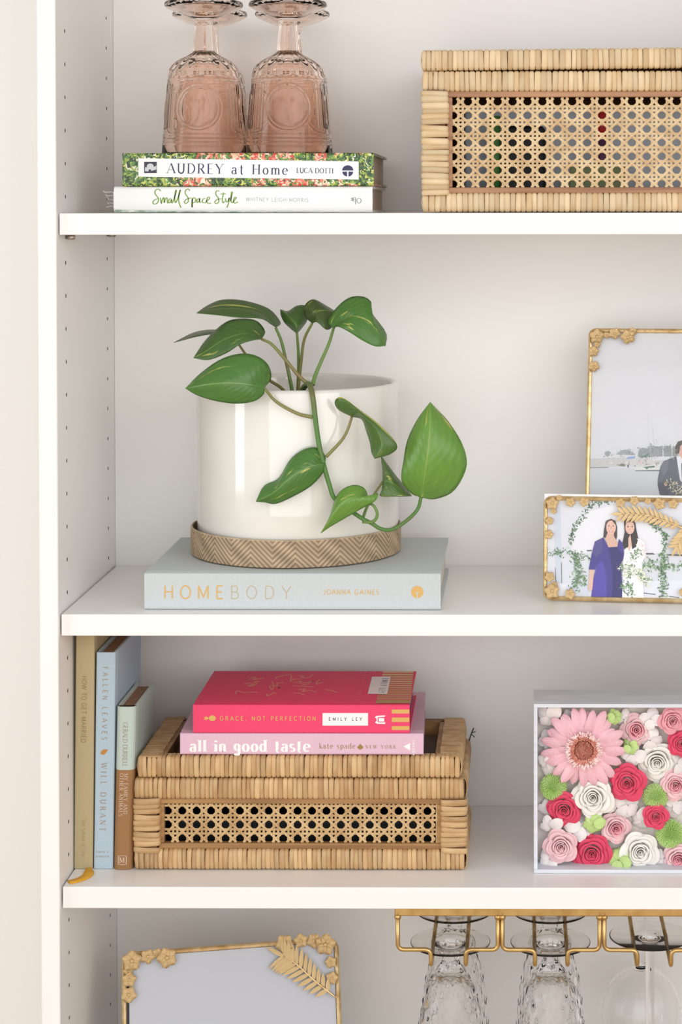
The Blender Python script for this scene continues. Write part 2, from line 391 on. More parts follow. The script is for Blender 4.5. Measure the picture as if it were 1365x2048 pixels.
def printed_cover(name):
    """painterly flower-garden print in greens, yellows, pinks and reds"""
    m = bpy.data.materials.new(name); m.use_nodes = True; T = m.node_tree; N = T.nodes; L = T.links; p = N['Principled BSDF']; p.inputs['Roughness'].default_value = .3
    tc = N.new('ShaderNodeTexCoord'); v = N.new('ShaderNodeTexVoronoi'); v.inputs['Scale'].default_value = 380; n0 = N.new('ShaderNodeTexNoise'); n0.inputs['Scale'].default_value = 120
    mxv = N.new('ShaderNodeMix'); mxv.data_type = 'VECTOR'; mxv.inputs[0].default_value = .02
    L.new(tc.outputs['Object'], mxv.inputs[4]); L.new(tc.outputs['Object'], n0.inputs[0]); L.new(n0.outputs['Color'], mxv.inputs[5]); L.new(mxv.outputs[1], v.inputs['Vector'])
    sp = N.new('ShaderNodeSeparateColor'); L.new(v.outputs['Color'], sp.inputs[0])
    def ramp(stops):
        r = N.new('ShaderNodeValToRGB'); r.color_ramp.interpolation = 'CONSTANT'; E = r.color_ramp.elements
        for i, (q, c) in enumerate(stops):
            el = E[i] if i < 2 else E.new(q); el.position = q; el.color = srgb(*c)
        return r
    g = ramp([(0,(38,60,30)),(.22,(60,98,44)),(.42,(96,140,58)),(.6,(150,172,70)),(.74,(205,205,96)),(.86,(44,52,40)),(.94,(222,224,190))])
    f = ramp([(0,(70,110,50)),(.16,(226,120,96)),(.36,(240,190,160)),(.5,(214,70,60)),(.64,(110,150,60)),(.78,(244,226,200)),(.9,(60,84,40))])
    L.new(sp.outputs[0], g.inputs[0]); L.new(sp.outputs[1], f.inputs[0])
    nz = N.new('ShaderNodeTexNoise'); nz.inputs['Scale'].default_value = 22; L.new(tc.outputs['Object'], nz.inputs[0])
    sx = N.new('ShaderNodeSeparateXYZ'); L.new(tc.outputs['Object'], sx.inputs[0])
    mr = N.new('ShaderNodeMapRange'); mr.inputs['From Min'].default_value = 0; mr.inputs['From Max'].default_value = .16; mr.inputs['To Min'].default_value = -.12; mr.inputs['To Max'].default_value = .06
    L.new(sx.outputs[0], mr.inputs[0]); ad = N.new('ShaderNodeMath'); L.new(nz.outputs['Fac'], ad.inputs[0]); L.new(mr.outputs[0], ad.inputs[1])
    gt = N.new('ShaderNodeMath'); gt.operation = 'GREATER_THAN'; gt.inputs[1].default_value = .53; L.new(ad.outputs[0], gt.inputs[0])
    mx = N.new('ShaderNodeMix'); mx.data_type = 'RGBA'; L.new(gt.outputs[0], mx.inputs[0]); L.new(g.outputs[0], mx.inputs[6]); L.new(f.outputs[0], mx.inputs[7])
    L.new(mx.outputs[2], p.inputs['Base Color']); return m
INK = mat('navy_ink', srgb(52,56,92), .6); GREY = mat('grey_ink', srgb(178,178,182), .6); DGREY = mat('dark_grey_ink', srgb(120,122,128), .6)
GREENINK = mat('moss_green_ink', srgb(126,158,66), .6); WHITEINK = mat('white_ink', srgb(245,245,244), .5); LABEL = mat('white_paper_label', srgb(243,243,243), .5)
BLACKINK = mat('soft_black_ink', srgb(62,62,78), .6)
def spine(px0, px1, py_bot, py_top, y):
    A, B = at(px0, py_bot, y), at(px1, py_bot, y); return A, B-A, at(px0, py_top, y)-A

# two books on the top shelf
y0 = .045
A = at(228, 425, y0); A.z = Z1+.0003; a = Vector((at(745.5, 425, y0).x-A.x, 0, 0)); t2 = at(228, 373.5, y0).z-Z1
WC = mat('white_coated_cover', srgb(240,240,238), .4)
bk = book('hardcover_book', 'white hardcover book under the floral one, handwritten green title', A, a, (0,0,t2), (0,.185,0), WC, PAGES, rad=.004)
pl = (Vector((0,y0,0)), Vector((0,1,0)))
z = lambda x, y: (x/4.875+240, y/4.875+300)
SC = ["400,400 375,382 345,395 345,430 375,470 370,510 340,528 322,515 335,490 370,475", "395,465 400,500 405,520 415,480 430,465 432,515 445,475 460,468 465,515 480,508",
"500,472 482,480 475,505 490,515 505,480 505,515 520,500 550,405 545,395 535,450 540,512 558,490 590,400 585,395 575,440 575,500 590,550 600,562",
"682,398 665,380 640,395 640,430 665,465 665,505 640,522 630,505 650,480 700,465", "705,470 706,520 704,560 703,500 720,465 740,480 732,508 712,515", "772,472 752,485 752,512 772,500 780,470 778,508 795,505",
"832,472 810,480 805,508 830,515 852,492 872,478 872,460 855,465 846,498 862,520 890,516", "972,402 945,398 935,430 960,470 965,505 940,522 925,508 945,485 990,475", "1012,415 1000,480 1006,515 1022,500", "978,430 1035,428",
"1030,470 1036,505 1055,498 1066,465 1060,515 1045,562", "1075,500 1098,420 1088,415 1084,490 1096,515 1118,490 1136,466 1120,462 1108,495 1122,518 1152,505"]
strokes('handwritten_title', bk, GREENINK, [[z(*map(float, q.split(','))) for q in l.split()] for l in SC], 2.0, pl)
lettering('author_name', bk, 'WHITNEY LEIGH MORRIS', GREY, (492,402.4), (617,404), 7.6, pl, .12, .12)
lettering('publisher_mark', bk, 'W', DGREY, (702.5,395), (702.5,407.5), 7, pl, .17, .17, up=(7,0))
strokes('publisher_mark', bk, DGREY, [[(711.8,394.5),(711.8,408.5)], ell(718.6,401.3,4.3,4.9)+[(722.9,401.3)]], 1.1, pl)
foot = mat('green_leafy_print', srgb(70,120,70), .5, srgb(225,232,222), 90)
decal('leafy_border', bk, foot, [[(230,419.5),(229.5,424.2),(330,424.6),(330,422.5)], [(330,422.6),(330,424.6),(640,424.9),(640,424.2)]], pl)
zt = Z1+t2+.0003
A = at(245, 372, y0); A.z = zt+.0003; B = at(748, 376, y0); th = at(246, 302, y0).z-A.z
AUD = printed_cover('flower_garden_print')
bk1 = book('hardcover_book', 'hardcover book with flower garden cover and white spine label under pink goblets', A, (B.x-A.x,0,0), (0,0,th-.002), (0,.185,0), AUD, PAGES, rad=.002)
TOPB = A.z+th-.002
decal('spine_label', bk1, LABEL, [[(277,316.5),(277,353.3),(718,359),(718,323)]], pl, .0002)
lettering('title_text', bk1, 'AUDREY at Home', INK, (335,346.2), (575.5,349.5), 19.6, pl, .13, .035, True, lift=.0004)
lettering('author_name', bk1, 'LUCA DOTTI', INK, (593.6,345.8), (667,346.8), 10, pl, .14, .05, True, lift=.0004)
decal('round_emblem', bk1, INK, [ell(696,341,11.2,10.4,14,180,360), [(684.9,343.2),(694.6,343.2),(694.6,353.2),(690,351.5),(686.5,348)], [(697.6,343.2),(707.2,343.2),(705.5,348.3),(701.8,352),(697.6,353.2)]], pl, .0004)
decal('portrait_print', bk1, BLACKINK, [rect(288.8,323.6,313.8,346.2)], pl, .0004)
decal('portrait_print', bk1, mat('pale_grey_ink', srgb(205,208,214), .6), [ell(301,333,7,6), [(291,334),(290,342),(297,343),(299,337)], [(302,338),(303,342),(313,339),(313,331)]], pl, .0005)
# fringe bookmark
e = empty('fringe_bookmark', at(224, 400, .09), 'white fringed bookmark peeking out at the left end of the white book', 'bookmark')
FR = mat('white_cotton_fringe', srgb(236,232,228), .8)
for i, (ya, yb, x0) in enumerate(((384,383,207),(391,391,212),(399,396,214),(406,407,215),(412,415,213))):
    MB().tube(catmull([at(227.5,ya+1,.09), at(221,ya,.088), at(x0+3,(ya+yb)/2+1,.086), at(x0,yb-2,.085)], 10), .0005, 6).build('fringe_thread', FR, e, True)
MB().obox(at(228.2,416,.087), Vector((-.0008,0,0)), (0,0,.016), (0,.006,0)).build('bookmark_end', FR, e)

# grey linen book
A = on(289, 1220, Z2); A.z = Z2+.0002; B = on(882, 1221, Z2); B.z = A.z; HBT = .0355
LIN = mat('pale_grey_linen', srgb(205,211,212), .75, srgb(194,201,203), 1400, (1,1,1), bump=.4, bscale=900)
bk = book('coffee_table_book', 'thick pale grey linen book lying under the potted plant', A, B-A, (0,0,HBT), (0,.205,0), LIN, PAGES, rad=.0025, board=.003)
HB_TOP = A.z+HBT
n = Vector((-(B-A).y, (B-A).x, 0)); pl = (A, n)
PGOLD = mat('matte_gold_foil', srgb(212,172,104), .45, metal=.3); PSIL = mat('pale_champagne_foil', srgb(190,172,134), .45, metal=.3)
lettering('title_text', bk, 'HOME', PGOLD, (327.5,1197), (447,1197.4), 25.5, pl, .105, .105)
lettering('title_text', bk, 'BODY', PSIL, (461,1197.4), (582,1197.8), 25.5, pl, .06, .06)
lettering('author_name', bk, 'JOANNA GAINES', PGOLD, (647.5,1188.8), (758.5,1189.2), 9.8, pl, .13, .13)
decal('round_emblem', bk, PGOLD, [ell(835,1184,12.3,12.3,28)], pl)
decal('round_emblem', bk, LIN, [[(834.2,1196.6),(834.2,1186),(830.5,1184.5),(830.5,1183.6),(835,1184.4),(839.5,1183.6),(839.5,1184.5),(836,1186),(836,1196.6)]], pl, .0004)

# three upright books
def upright(label, x0b, x1b, yb, x0t, x1t, yt, dep, cover, pages, group, rad=.002, top_z=None):
    A = on(x0b, yb, Z3); A.z = Z3+.0004; B = on(x1b, yb, Z3)
    y = A.y; T = at(x0t, yt, y)
    b_ = Vector((B.x-A.x, 0, 0)); a_ = Vector((T.x-A.x, 0, T.z-A.z))
    if top_z: a_ = a_*((top_z-A.z)/a_.z)
    lean = atan2(a_.x, a_.z); b_ = Vector((b_.x*cos(lean), 0, -b_.x*sin(lean)*.0)); 
    return book('hardcover_book', label, A, a_, b_, (0,dep,0), cover, pages, rad, group=group), (Vector((0,y,0)), Vector((0,1,0)))
KH = mat('khaki_cloth', srgb(192,176,138), .8, srgb(178,162,124), 1600, bump=.3, bscale=900)
BL = mat('pale_blue_cloth', srgb(184,203,216), .75, srgb(172,192,206), 1600, bump=.3, bscale=900)
KFOIL = mat('dull_gold_foil', srgb(150,128,88), .5, metal=.2); LFOIL = mat('light_khaki_foil', srgb(166,146,106), .5)
bk, pl = upright('tall khaki cloth book, first of the upright row beside the case side', 147.6, 185.4, 1738, 151.2, 188, 1290, .15, KH, PAGES, None, top_z=Z2-.0225)
lettering('title_text', bk, 'HOW TO GET MARRIED', KFOIL, (164.2,1352), (162.3,1485), 9.2, pl, .12, .12, up=(9.2,0))
lettering('author_name', bk, 'The School of Life', LFOIL, (164.3,1639), (162.8,1712), 7, pl, .12, .08, up=(7,0), slant=-.0)
RIB = mat('yellow_satin_ribbon', srgb(244,186,52), .55, srgb(228,164,36), 120, (1,8,1), bump=.3)
P0 = [on(177.5,1740,Z3), on(177,1749,Z3), on(167,1757,Z3), on(150,1763,Z3), on(137,1765.5,Z3)]
P = catmull(P0, 22); V = []; F = []
for i, p in enumerate(P):
    t = (P[min(i+1,21)]-P[max(i-1,0)]); t.normalize(); nn = Vector((-t.y, t.x, 0)).normalized()*.0052
    w = 1.0 if i > 3 else .5+.12*i
    h = .0009+.0012*max(0, 1-i/5)
    for q in (nn*w, -nn*w):
        V += [Vector((p.x,p.y,Z3+h))+q, Vector((p.x,p.y,Z3+h-.0006))+q]
for i in range(21):
    j = 4*i; F += [(j,j+2,j+6,j+4),(j+1,j+5,j+7,j+3),(j,j+4,j+5,j+1),(j+2,j+3,j+7,j+6)]
o = wobj('ribbon_marker', V, F, RIB, bk, True); o['label'] = 'yellow ribbon page marker curling over the shelf edge'
bk, pl = upright('pale blue cloth book standing in the middle of the upright row', 187.2, 226, 1738, 192.6, 231.5, 1305, .128, BL, KPAGES, None)
BLT = mat('bronze_foil', srgb(160,142,122), .5, metal=.1)
lettering('title_text', bk, 'FALLEN LEAVES', BLT, (206.2,1333.5), (204,1479.5), 10, pl, .13, .1, up=(10,.1))
lettering('author_name', bk, 'WILL DURANT', BLT, (202.6,1526), (199.8,1662), 11, pl, .14, .05, True, up=(11,.1))
OCH = mat('ochre_foil', srgb(190,130,60), .5)
decal('leaf_emblem', bk, OCH, [[(201,1507.5),(203,1502),(208,1498.5),(213.5,1498.5),(216,1499.5),(213,1505),(208.5,1509.5),(203.5,1509)]], pl)
lettering('publisher_name', bk, 'SIMON &', BLT, (192.5,1705.5), (216.5,1705.5), 3.4, pl, .16, .12)
lettering('publisher_name', bk, 'SCHUSTER', BLT, (191.5,1714.5), (218,1714.5), 3.4, pl, .16, .12)
def two_tone(name, c0, c1, zs):
    m = mat(name, c0, .75, bump=.3, scale=700); T = m.node_tree; N = T.nodes; L = T.links
    tc = N.new('ShaderNodeTexCoord'); s = N.new('ShaderNodeSeparateXYZ'); L.new(tc.outputs['Object'], s.inputs[0])
    g = N.new('ShaderNodeMath'); g.operation = 'LESS_THAN'; g.inputs[1].default_value = zs; L.new(s.outputs[2], g.inputs[0])
    mx = N.new('ShaderNodeMix'); mx.data_type = 'RGBA'; mx.inputs[6].default_value = c0; mx.inputs[7].default_value = c1
    L.new(g.outputs[0], mx.inputs[0]); L.new(mx.outputs[2], N['Principled BSDF'].inputs['Base Color']); return m
yb = on(226,1740,Z3).y
MINT = two_tone('mint_and_brown_cloth', srgb(192,206,198), srgb(158,116,74), at(240,1540,yb).z-Z3-.0004)
bk, pl = upright('short book with mint top and brown lower half beside the small rattan basket', 226, 264.5, 1740, 233, 272.5, 1414, .1, MINT, KPAGES, None, rad=.006)
MW = mat('pale_pinkish_ink', srgb(214,190,168), .6)
lettering('author_name', bk, 'GERALD DURRELL', mat('taupe_ink', srgb(158,150,138), .6), (246.6,1445), (245,1534), 9.2, pl, .13, .06, True, up=(9.2,.1))
lettering('title_text', bk, 'MY FAMILY AND', MW, (248.8,1547), (247,1628), 7.6, pl, .14, .07, True, up=(7.6,.1))
lettering('title_text', bk, 'OTHER ANIMALS', MW, (240,1547), (237.6,1632), 7.4, pl, .14, .07, True, up=(7.4,.1))
lettering('publisher_mark', bk, 'M', MW, (239,1725.3), (250.5,1725.3), 10.5, pl, .16, .08, True)
strokes('publisher_mark', bk, MW, [[(236.5,1711.5),(253,1711.5)],[(236.5,1728.5),(253,1728.5)],[(236.8,1711.5),(236.8,1728.5)],[(252.8,1711.5),(252.8,1728.5)]], 1.2, pl)

# ------------------------------------------------------------------ rattan baskets
def strand_mesh(path, w, name='wicker_strand'):
    """one flat wrap of split rattan bent round a rail: path is in the local YZ plane, w across X"""
    V = []; n = len(path)
    for i, (a, b) in enumerate(path):
        pa, pb = path[max(i-1,0)], path[min(i+1,n-1)]; t = Vector((pb[0]-pa[0], pb[1]-pa[1])).normalized(); nn = Vector((t.y, -t.x))
        for u, h in ((-.5,-.0006),(-.3,.0005),(.3,.0005),(.5,-.0006)): V.append((u*w, a+nn.x*h, b+nn.y*h))
    F = [(4*i+k, 4*i+k+1, 4*i+5+k, 4*i+4+k) for i in range(n-1) for k in range(3)]
    return mesh(name, V, F, True)
def rail_path(d, h, r=.0035):
    """open loop from the back underside round the front to the back top, front at y=0"""
    P = [(d,0)]
    for q in range(4): t = -pi/2-q*pi/6; P.append((r+r*cos(t), r+r*sin(t)))
    P.append((-.0009, h*.5))
    for q in range(4): t = pi-q*pi/6; P.append((r+r*cos(t), h-r+r*sin(t)))
    P.append((d,h)); return P[::-1]
def wrap(parent, me, O, dirn, up, L, w, mt, limit, rng, name='wicker_strand', ends=0):
    """wrap strands along a rail; local X of the strand mesh runs along the rail"""
    X = Vector(dirn).normalized(); Zv = Vector(up).normalized(); Y = Zv.cross(X)
    x = 0; k = 0; stuff = MB(); b = wpos(parent)
    while x < L-w*.4:
        ww = w*rng.uniform(.84, 1.16); c = x+ww/2; x += ww
        R = Matrix((X, Y, Zv)).transposed() @ Matrix.Rotation(rng.uniform(-.035,.035), 3, 'Y') @ Matrix.Diagonal((ww/w*.99, 1, 1))
        p = Vector(O)+X*c+Y*rng.uniform(-.0005,.0004)
        Mx = Matrix.Translation(p-b) @ R.to_4x4()
        if limit[0] > 0:
            o = link(name, me, parent, mat=mt); o.matrix_local = Mx; limit[0] -= 1
        else: stuff.add([Mx @ v.co + b for v in me.vertices], [tuple(f.vertices) for f in me.polygons])
        k += 1
    if stuff.V:
        o = stuff.build(name, mt, parent, True); o['kind'] = 'stuff'
def cane(parent, O, U, Vv, w, h, p, q, mt, nrm, phase=(.5,.5)):
    """six-way cane weave in a panel: paired verticals and horizontals with crossing diagonals; p,q = pitch"""
    O, U, Vv, nrm = Vector(O), Vector(U), Vector(Vv), Vector(nrm); M = MB(); sw = p*.080; th = .00035
    def strip(P, zf, wd):
        V = []; n = len(P)
        for i, (x, y) in enumerate(P):
            t = Vector((P[min(i+1,n-1)][0]-P[max(i-1,0)][0], P[min(i+1,n-1)][1]-P[max(i-1,0)][1])).normalized(); nx, ny = -t.y, t.x
            z = zf(x, y)
            for u, dz in ((-1,-th),(0,th),(1,-th)): V.append(O+U*(x+nx*wd*u)+Vv*(y+ny*wd*u)+nrm*(z+dz))
        M.add(V, [(3*i+k,3*i+k+1,3*i+4+k,3*i+3+k) for i in range(n-1) for k in range(2)])
    tp = 2*pi
    nx, ny = int(w/p)+2, int(h/q)+2; x0, y0 = -phase[0]*p, -phase[1]*q
    for j in range(ny+1):
        for d in (-.15, .15):
            y = y0+(j+d)*q
            if 0 <= y <= h: strip([(min(w, i*p/4), y) for i in range(int(w/p*4)+2)], lambda x, y, j=j, d=d: .0002+.0005*cos(tp*(x-x0)/p*1+(pi if d > 0 else 0)), sw)
    for i in range(nx+1):
        for d in (-.15, .15):
            x = x0+(i+d)*p
            if 0 <= x <= w: strip([(x, min(h, k*q/4)) for k in range(int(h/q*4)+2)], lambda x, y, d=d: .0002-.0005*cos(tp*(y-y0)/q+(pi if d > 0 else 0)), sw)
    for sgn in (1, -1):
        for k in range(-ny-2, nx+ny+3):
            P = []
            for i in range(0, (nx+1)*4+1):
                X = i/4.0; Yc = (k+.5-X) if sgn > 0 else (X-k-.5)
                x, y = x0+X*p, y0+Yc*q
                if -1e-6 <= x <= w+1e-6 and -q*.13 <= y <= h+q*.13: P.append((x, min(max(y, 0), h)))
            if len(P) > 1: strip(P, lambda x, y, s=sgn: .0011+.0004*s*cos(tp*(x-x0)/p), sw*1.05)
    o = M.build('cane_panel', mt, parent, True); o['kind'] = 'stuff'; return o
def basket(label, O, w, d, zl, strand, lidx, pitch, M_, seed, lid_roll=0, px=None, right_post=True):
    """O front-left-bottom; zl = (bottom rail top, top rail bottom, top rail top, lid bottom, lid top) heights"""
    rng = random.Random(seed); RA, CA, MO, INN = M_
    e = empty('rattan_basket', O, label, 'basket'); O = Vector(O); lim = [296]
    h0, h1, h2, h3, h4 = zl; pw = px; X, Y, Z = Vector((1,0,0)), Vector((0,1,0)), Vector((0,0,1)); rd = .012
    lx0, lx1 = lidx
    # lid frame, wrapped, with recessed cane top
    lz = O+Z*h3; lh = h4-h3; rol = Vector((cos(lid_roll), 0, sin(lid_roll))); lup = Vector((-sin(lid_roll), 0, cos(lid_roll)))
    lw = lx1-lx0; lo = lz+X*lx0; rw = .0215
    core = MB()
    core.obox(lo+Y*.001+lup*.0012+rol*.001, rol*(lw-.002), lup*(lh-.0024), Y*(rd-.001)); core.obox(lo+Y*(d-rd)+lup*.0012+rol*.001, rol*(lw-.002), lup*(lh-.0024), Y*(rd-.001))
    core.obox(lo+Y*.001+lup*.0012+rol*.001, rol*(rw-.002), lup*(lh-.0024), Y*(d-.002)); core.obox(lo+Y*.001+lup*.0012+rol*(lw-rw), rol*(rw-.002), lup*(lh-.0024), Y*(d-.002))
    core.build('lid_frame', CORE, e)
    me = strand_mesh(rail_path(rd, lh), strand)
    wrap(e, me, lo+rol*strand*2.75, rol, lup, lw-strand*2.75-.001, strand, RA, lim, rng)
    wrap(e, strand_mesh(rail_path(.004, lh), strand*.9), lo, rol, lup, strand*3.1, strand*.9, RA, lim, rng)
    # body: front rails and corner posts
    c2 = MB()
    for a0, a1 in ((0, h0), (h1, h2)):
        c2.box(O.x+.002, O.x+w-.002, O.y+.0012, O.y+rd, O.z+a0+.0015, O.z+a1-.0015)
        c2.box(O.x+.0015, O.x+rd, O.y+.002, O.y+d-.002, O.z+a0+.0015, O.z+a1-.0015); c2.box(O.x+w-rd, O.x+w-.0015, O.y+.002, O.y+d-.002, O.z+a0+.0015, O.z+a1-.0015)
        c2.box(O.x+.002, O.x+w-.002, O.y+d-rd, O.y+d-.0012, O.z+a0+.0015, O.z+a1-.0015)
    for x_ in (O.x+.001, O.x+w-pw+.001): c2.box(x_, x_+pw-.003, O.y+.0005, O.y+pw*.6, O.z+.002, O.z+h2-.002)
    c2.build('body_frame', CORE, e)
    for a0, a1 in ((h1, h2), (0, h0)):
        me = strand_mesh(rail_path(rd, a1-a0), strand)
        wrap(e, me, O+Z*a0, X, Z, w, strand, RA, lim, rng)
    # posts: wraps stacked up the corner, running across it
    ph = h1-h0; pm = strand_mesh(rail_path(.013, pw+.002), strand*1.12)
    for xx in (O.x, O.x+w-pw):
        wrap_post(e, pm, Vector((xx-.001, O.y-.0028, O.z+h0-.002)), ph+.004, strand*1.12, RA, lim, rng, pw+.002)
    # lid side rails, as far as the count allows
    mes = strand_mesh(rail_path(rw, lh), strand)
    wrap(e, mes, lo+rol*lw+Y*.0035, Y, lup, d-.004, strand, RA, lim, rng)
    wrap(e, mes, lo+Y*(d-.0005), -Y, lup, d-.004, strand, RA, lim, rng)
    # side rails (right side and back) as one joined wrap each
    zero = [0]
    for a0, a1 in ((h1, h2), (0, h0)):
        me = strand_mesh(rail_path(rd, a1-a0), strand*1.05)
        wrap(e, me, O+X*w+Z*a0+Y*.004, Y, Z, d-.006, strand*1.05, RA, zero, rng, 'side_wrap')
        wrap(e, me, O+Z*a0+Y*(d-.002), -Y, Z, d-.006, strand*1.05, RA, zero, rng, 'side_wrap')
    cane(e, O+X*(w-.0052)+Y*.0145+Z*h0, Y, Z, d-.029, h1-h0, pitch[0], pitch[1], CA, X, pitch[2])
    # mouldings round the cane window
    mw = .0058; m = MB(); x0, x1, z0, z1 = pw-.001, w-pw+.001, h0, h1
    for nm, bx in (('moulding', (x0,x1,.003,.011,z1-mw,z1)), ('moulding', (x0,x1,.003,.011,z0,z0+mw)), ('moulding', (x0,x0+mw,.0036,.011,z0+mw,z1-mw)), ('moulding', (x1-mw,x1,.0036,.011,z0+mw,z1-mw))):
        bevel(MB().box(O.x+bx[0], O.x+bx[1], O.y+bx[2], O.y+bx[3], O.z+bx[4], O.z+bx[5]).build(nm, MO, e), .0012)
    cw, chh = x1-x0-2*mw, z1-z0-2*mw
    cane(e, O+X*(x0+mw)+Z*(z0+mw)+Y*.0062, X, Z, cw, chh, pitch[0], pitch[1], CA, -Y, pitch[2])
    # side, back and floor panels
    bx = MB(); bx.box(O.x+.006, O.x+.008, O.y+rd, O.y+d-.006, O.z+.003, O.z+h2-.002); bx.box(O.x+w-.008, O.x+w-.006, O.y+rd, O.y+d-.006, O.z+.003, O.z+h2-.002)
    bx.box(O.x+.006, O.x+w-.006, O.y+d-.008, O.y+d-.006, O.z+.003, O.z+h2-.002); bx.box(O.x+.006, O.x+w-.006, O.y+rd, O.y+d-.006, O.z+.003, O.z+.005)
    bx.build('inner_lining', INN, e)
    # lid top
    il = MB(); 
    for (u0,u1,v0,v1) in ((rw-.001,rw+.0045,rd,d-rd),(lw-rw-.0045,lw-rw+.001,rd,d-rd),(rw,lw-rw,rd-.001,rd+.003),(rw,lw-rw,d-rd-.003,d-rd+.001)):
        il.obox(lo+rol*u0+Y*v0+lup*.006, rol*(u1-u0), lup*(lh-.0065), Y*(v1-v0))
    il.build('lid_moulding', MO, e)
    MB().obox(lo+rol*rw+Y*rd+lup*.004, rol*(lw-2*rw), lup*.002, Y*(d-2*rd)).build('lid_panel', INN, e)
    return e
def wrap_post(parent, me, O, L, w, mt, limit, rng, span):
    """flat wraps stacked vertically, each running left to right round the front of a corner post"""
    z = 0; b = wpos(parent)
    while z < L-w*.4:
        ww = w*rng.uniform(.85, 1.15); c = z+ww/2; z += ww
        # mesh local: X across width -> world Z, Z along rail height -> world X, Y depth stays
        R = Matrix(((0,0,1),(0,1,0),(1,0,0))) @ Matrix.Diagonal((ww/w*.99, 1, 1))
        R = Matrix.Rotation(rng.uniform(-.05,.05), 3, 'Y') @ R
        o = link('wicker_strand', me, parent, mat=mt); limit[0] -= 1
        o.matrix_local = Matrix.Translation(O+Vector((rng.uniform(-.0005,.0005), rng.uniform(-.0004,.0004), c))-b) @ R.to_4x4()
INN1 = mat('reddish_brown_lining', srgb(150,104,80), .8); INN2 = mat('grey_brown_lining', srgb(120,104,92), .8)
# upper basket
yU = .03; O = at(846, 425, yU); O.z = Z1+.0012; hz = lambda py: at(846, py, yU).z-O.z
UB = basket('large pale rattan basket with cane front on the top shelf', O, .385, .2, (hz(387), hz(182), hz(143), hz(140.5), hz(101)), .0053, (-.0005, .3855),
      (.01438, .01322, (.46, .25)), (RATTAN, CANE, MOLD, INN1), 3, radians(.55), .0238)
# lower basket
yL = .052; O = on(270, 1741, Z3); O.z = Z3+.0012; hz = lambda py: at(271, py, yL).z-O.z
LBW = at(933,1741,yL).x-O.x
LID0, LID1 = at(276,1540,yL).x-O.x, at(923,1540,yL).x-O.x
LB = basket('small honey rattan basket with cane front, under two pink books', O, LBW, .15, (hz(1700), hz(1598), hz(1558), hz(1555), hz(1513.5)), .0047, (LID0, LID1),
      (.0142, .0137, (.28, .22)), (RATTAN2, CANE2, MOLD2, INN2), 5, 0, .0236)
LIDTOP = O.z+hz(1513.5)
def thingbox(name, label, cat, x0, x1, y0, y1, z0, z1, mt, r=.003): return tag(rebase(bevel(MB().box(x0,x1,y0,y1,z0,z1).build(name, mt), r, 3)), label, cat)
# things that show through the upper basket's cane
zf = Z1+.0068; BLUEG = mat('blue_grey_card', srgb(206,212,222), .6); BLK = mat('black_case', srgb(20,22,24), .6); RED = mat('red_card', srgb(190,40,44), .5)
XU = at(846,300,.07).x
thingbox('storage_carton', 'blue grey carton inside the large rattan basket, behind the cane', 'carton', at(930,300,.09).x, XU+.36, .085, .2, zf, at(900,212,.09).z, BLUEG)
thingbox('black_pouch', 'black pouch inside the large basket, dark behind the cane', 'pouch', at(1005,300,.06).x, at(1092,300,.06).x, .05, .082, zf, at(1000,252,.06).z, BLK, .006)
M = MB().tube([(at(1206,300,.06).x,.06,zf), (at(1206,300,.06).x,.06,at(1206,275,.06).z)], .005, 16); M.V[:0] = []
tag(rebase(M.build('purple_tube', mat('purple_card', srgb(100,60,92), .5), None, True)), 'purple tube standing under the red one inside the large basket', 'tube')
M = MB().tube([(at(1206,300,.06).x,.06,at(1206,274,.06).z), (at(1206,300,.06).x,.06,at(1206,218,.06).z)], .005, 16)
tag(rebase(M.build('red_tube', RED, None, True)), 'red tube glimpsed through the cane of the large basket', 'tube')
M = MB().tube([(at(992,300,.058).x,.058,at(992,300,.058).z), (at(992,300,.058).x,.058,at(992,235,.058).z)], .006, 14)
tag(rebase(MB().tube([(at(990,300,.058).x,.058,zf), (at(990,300,.058).x,.058,at(990,232,.058).z)], .0055, 14).build('green_tube', mat('green_card', srgb(84,140,70), .5), None, True)), 'green tube beside the black pouch inside the large basket', 'tube')
thingbox('green_packet', 'low olive green packet inside the large basket at its right', 'packet', at(1140,300,.06).x, at(1250,300,.06).x, .048, .052, zf, at(1140,330,.06).z, mat('olive_card', srgb(120,130,90), .6), .0012)
zf = Z3+.0068
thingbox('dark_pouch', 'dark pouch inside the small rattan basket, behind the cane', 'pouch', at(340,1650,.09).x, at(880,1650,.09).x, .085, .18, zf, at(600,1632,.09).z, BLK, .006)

# pink books on the lower basket
yP = .056
A = at(360.5, 1513.5, yP); A.z = LIDTOP+.0009; B = at(847.5, 1513.5, yP); t = at(361, 1466.5, yP).z-A.z
PK = mat('pale_pink_cloth', srgb(228,192,210), .6, srgb(222,182,203), 1600, bump=.2, bscale=900)
bk = book('hardcover_book', 'pale pink hardcover book lying directly on the small basket lid', A, (B.x-A.x, 0, 0), (0,0,t), Vector((-.006,.165,0)), PK, mat('charcoal_page_edges', srgb(70,66,70), .8), rad=.002)
pl = (Vector((0,yP,0)), Vector((0,1,0)))
lettering('title_text', bk, 'all in good taste', WHITEINK, (381,1503), (620,1503), 22.5, pl, .26, .06, True)
GI = mat('old_gold_ink', srgb(158,128,70), .5, metal=.2)
lettering('author_name', bk, 'kate spade', GI, (639,1497), (711,1497), 10.4, pl, .12, .05, True)
lettering('author_name', bk, 'NEW YORK', GI, (731.5,1497), (792,1497), 6.7, pl, .14, .06, True)
decal('spade_emblem', bk, GI, [ell(718.2,1494.6,3,3,12), ell(724,1494.6,3,3,12), [(721.1,1487.5),(716,1493.5),(726.2,1493.5)], [(721.1,1494),(718.6,1499),(723.6,1499)]], pl)
decal('publisher_mark', bk, WHITEINK, [[(807.3,1492.8),(821,1501),(821,1486)]], pl)
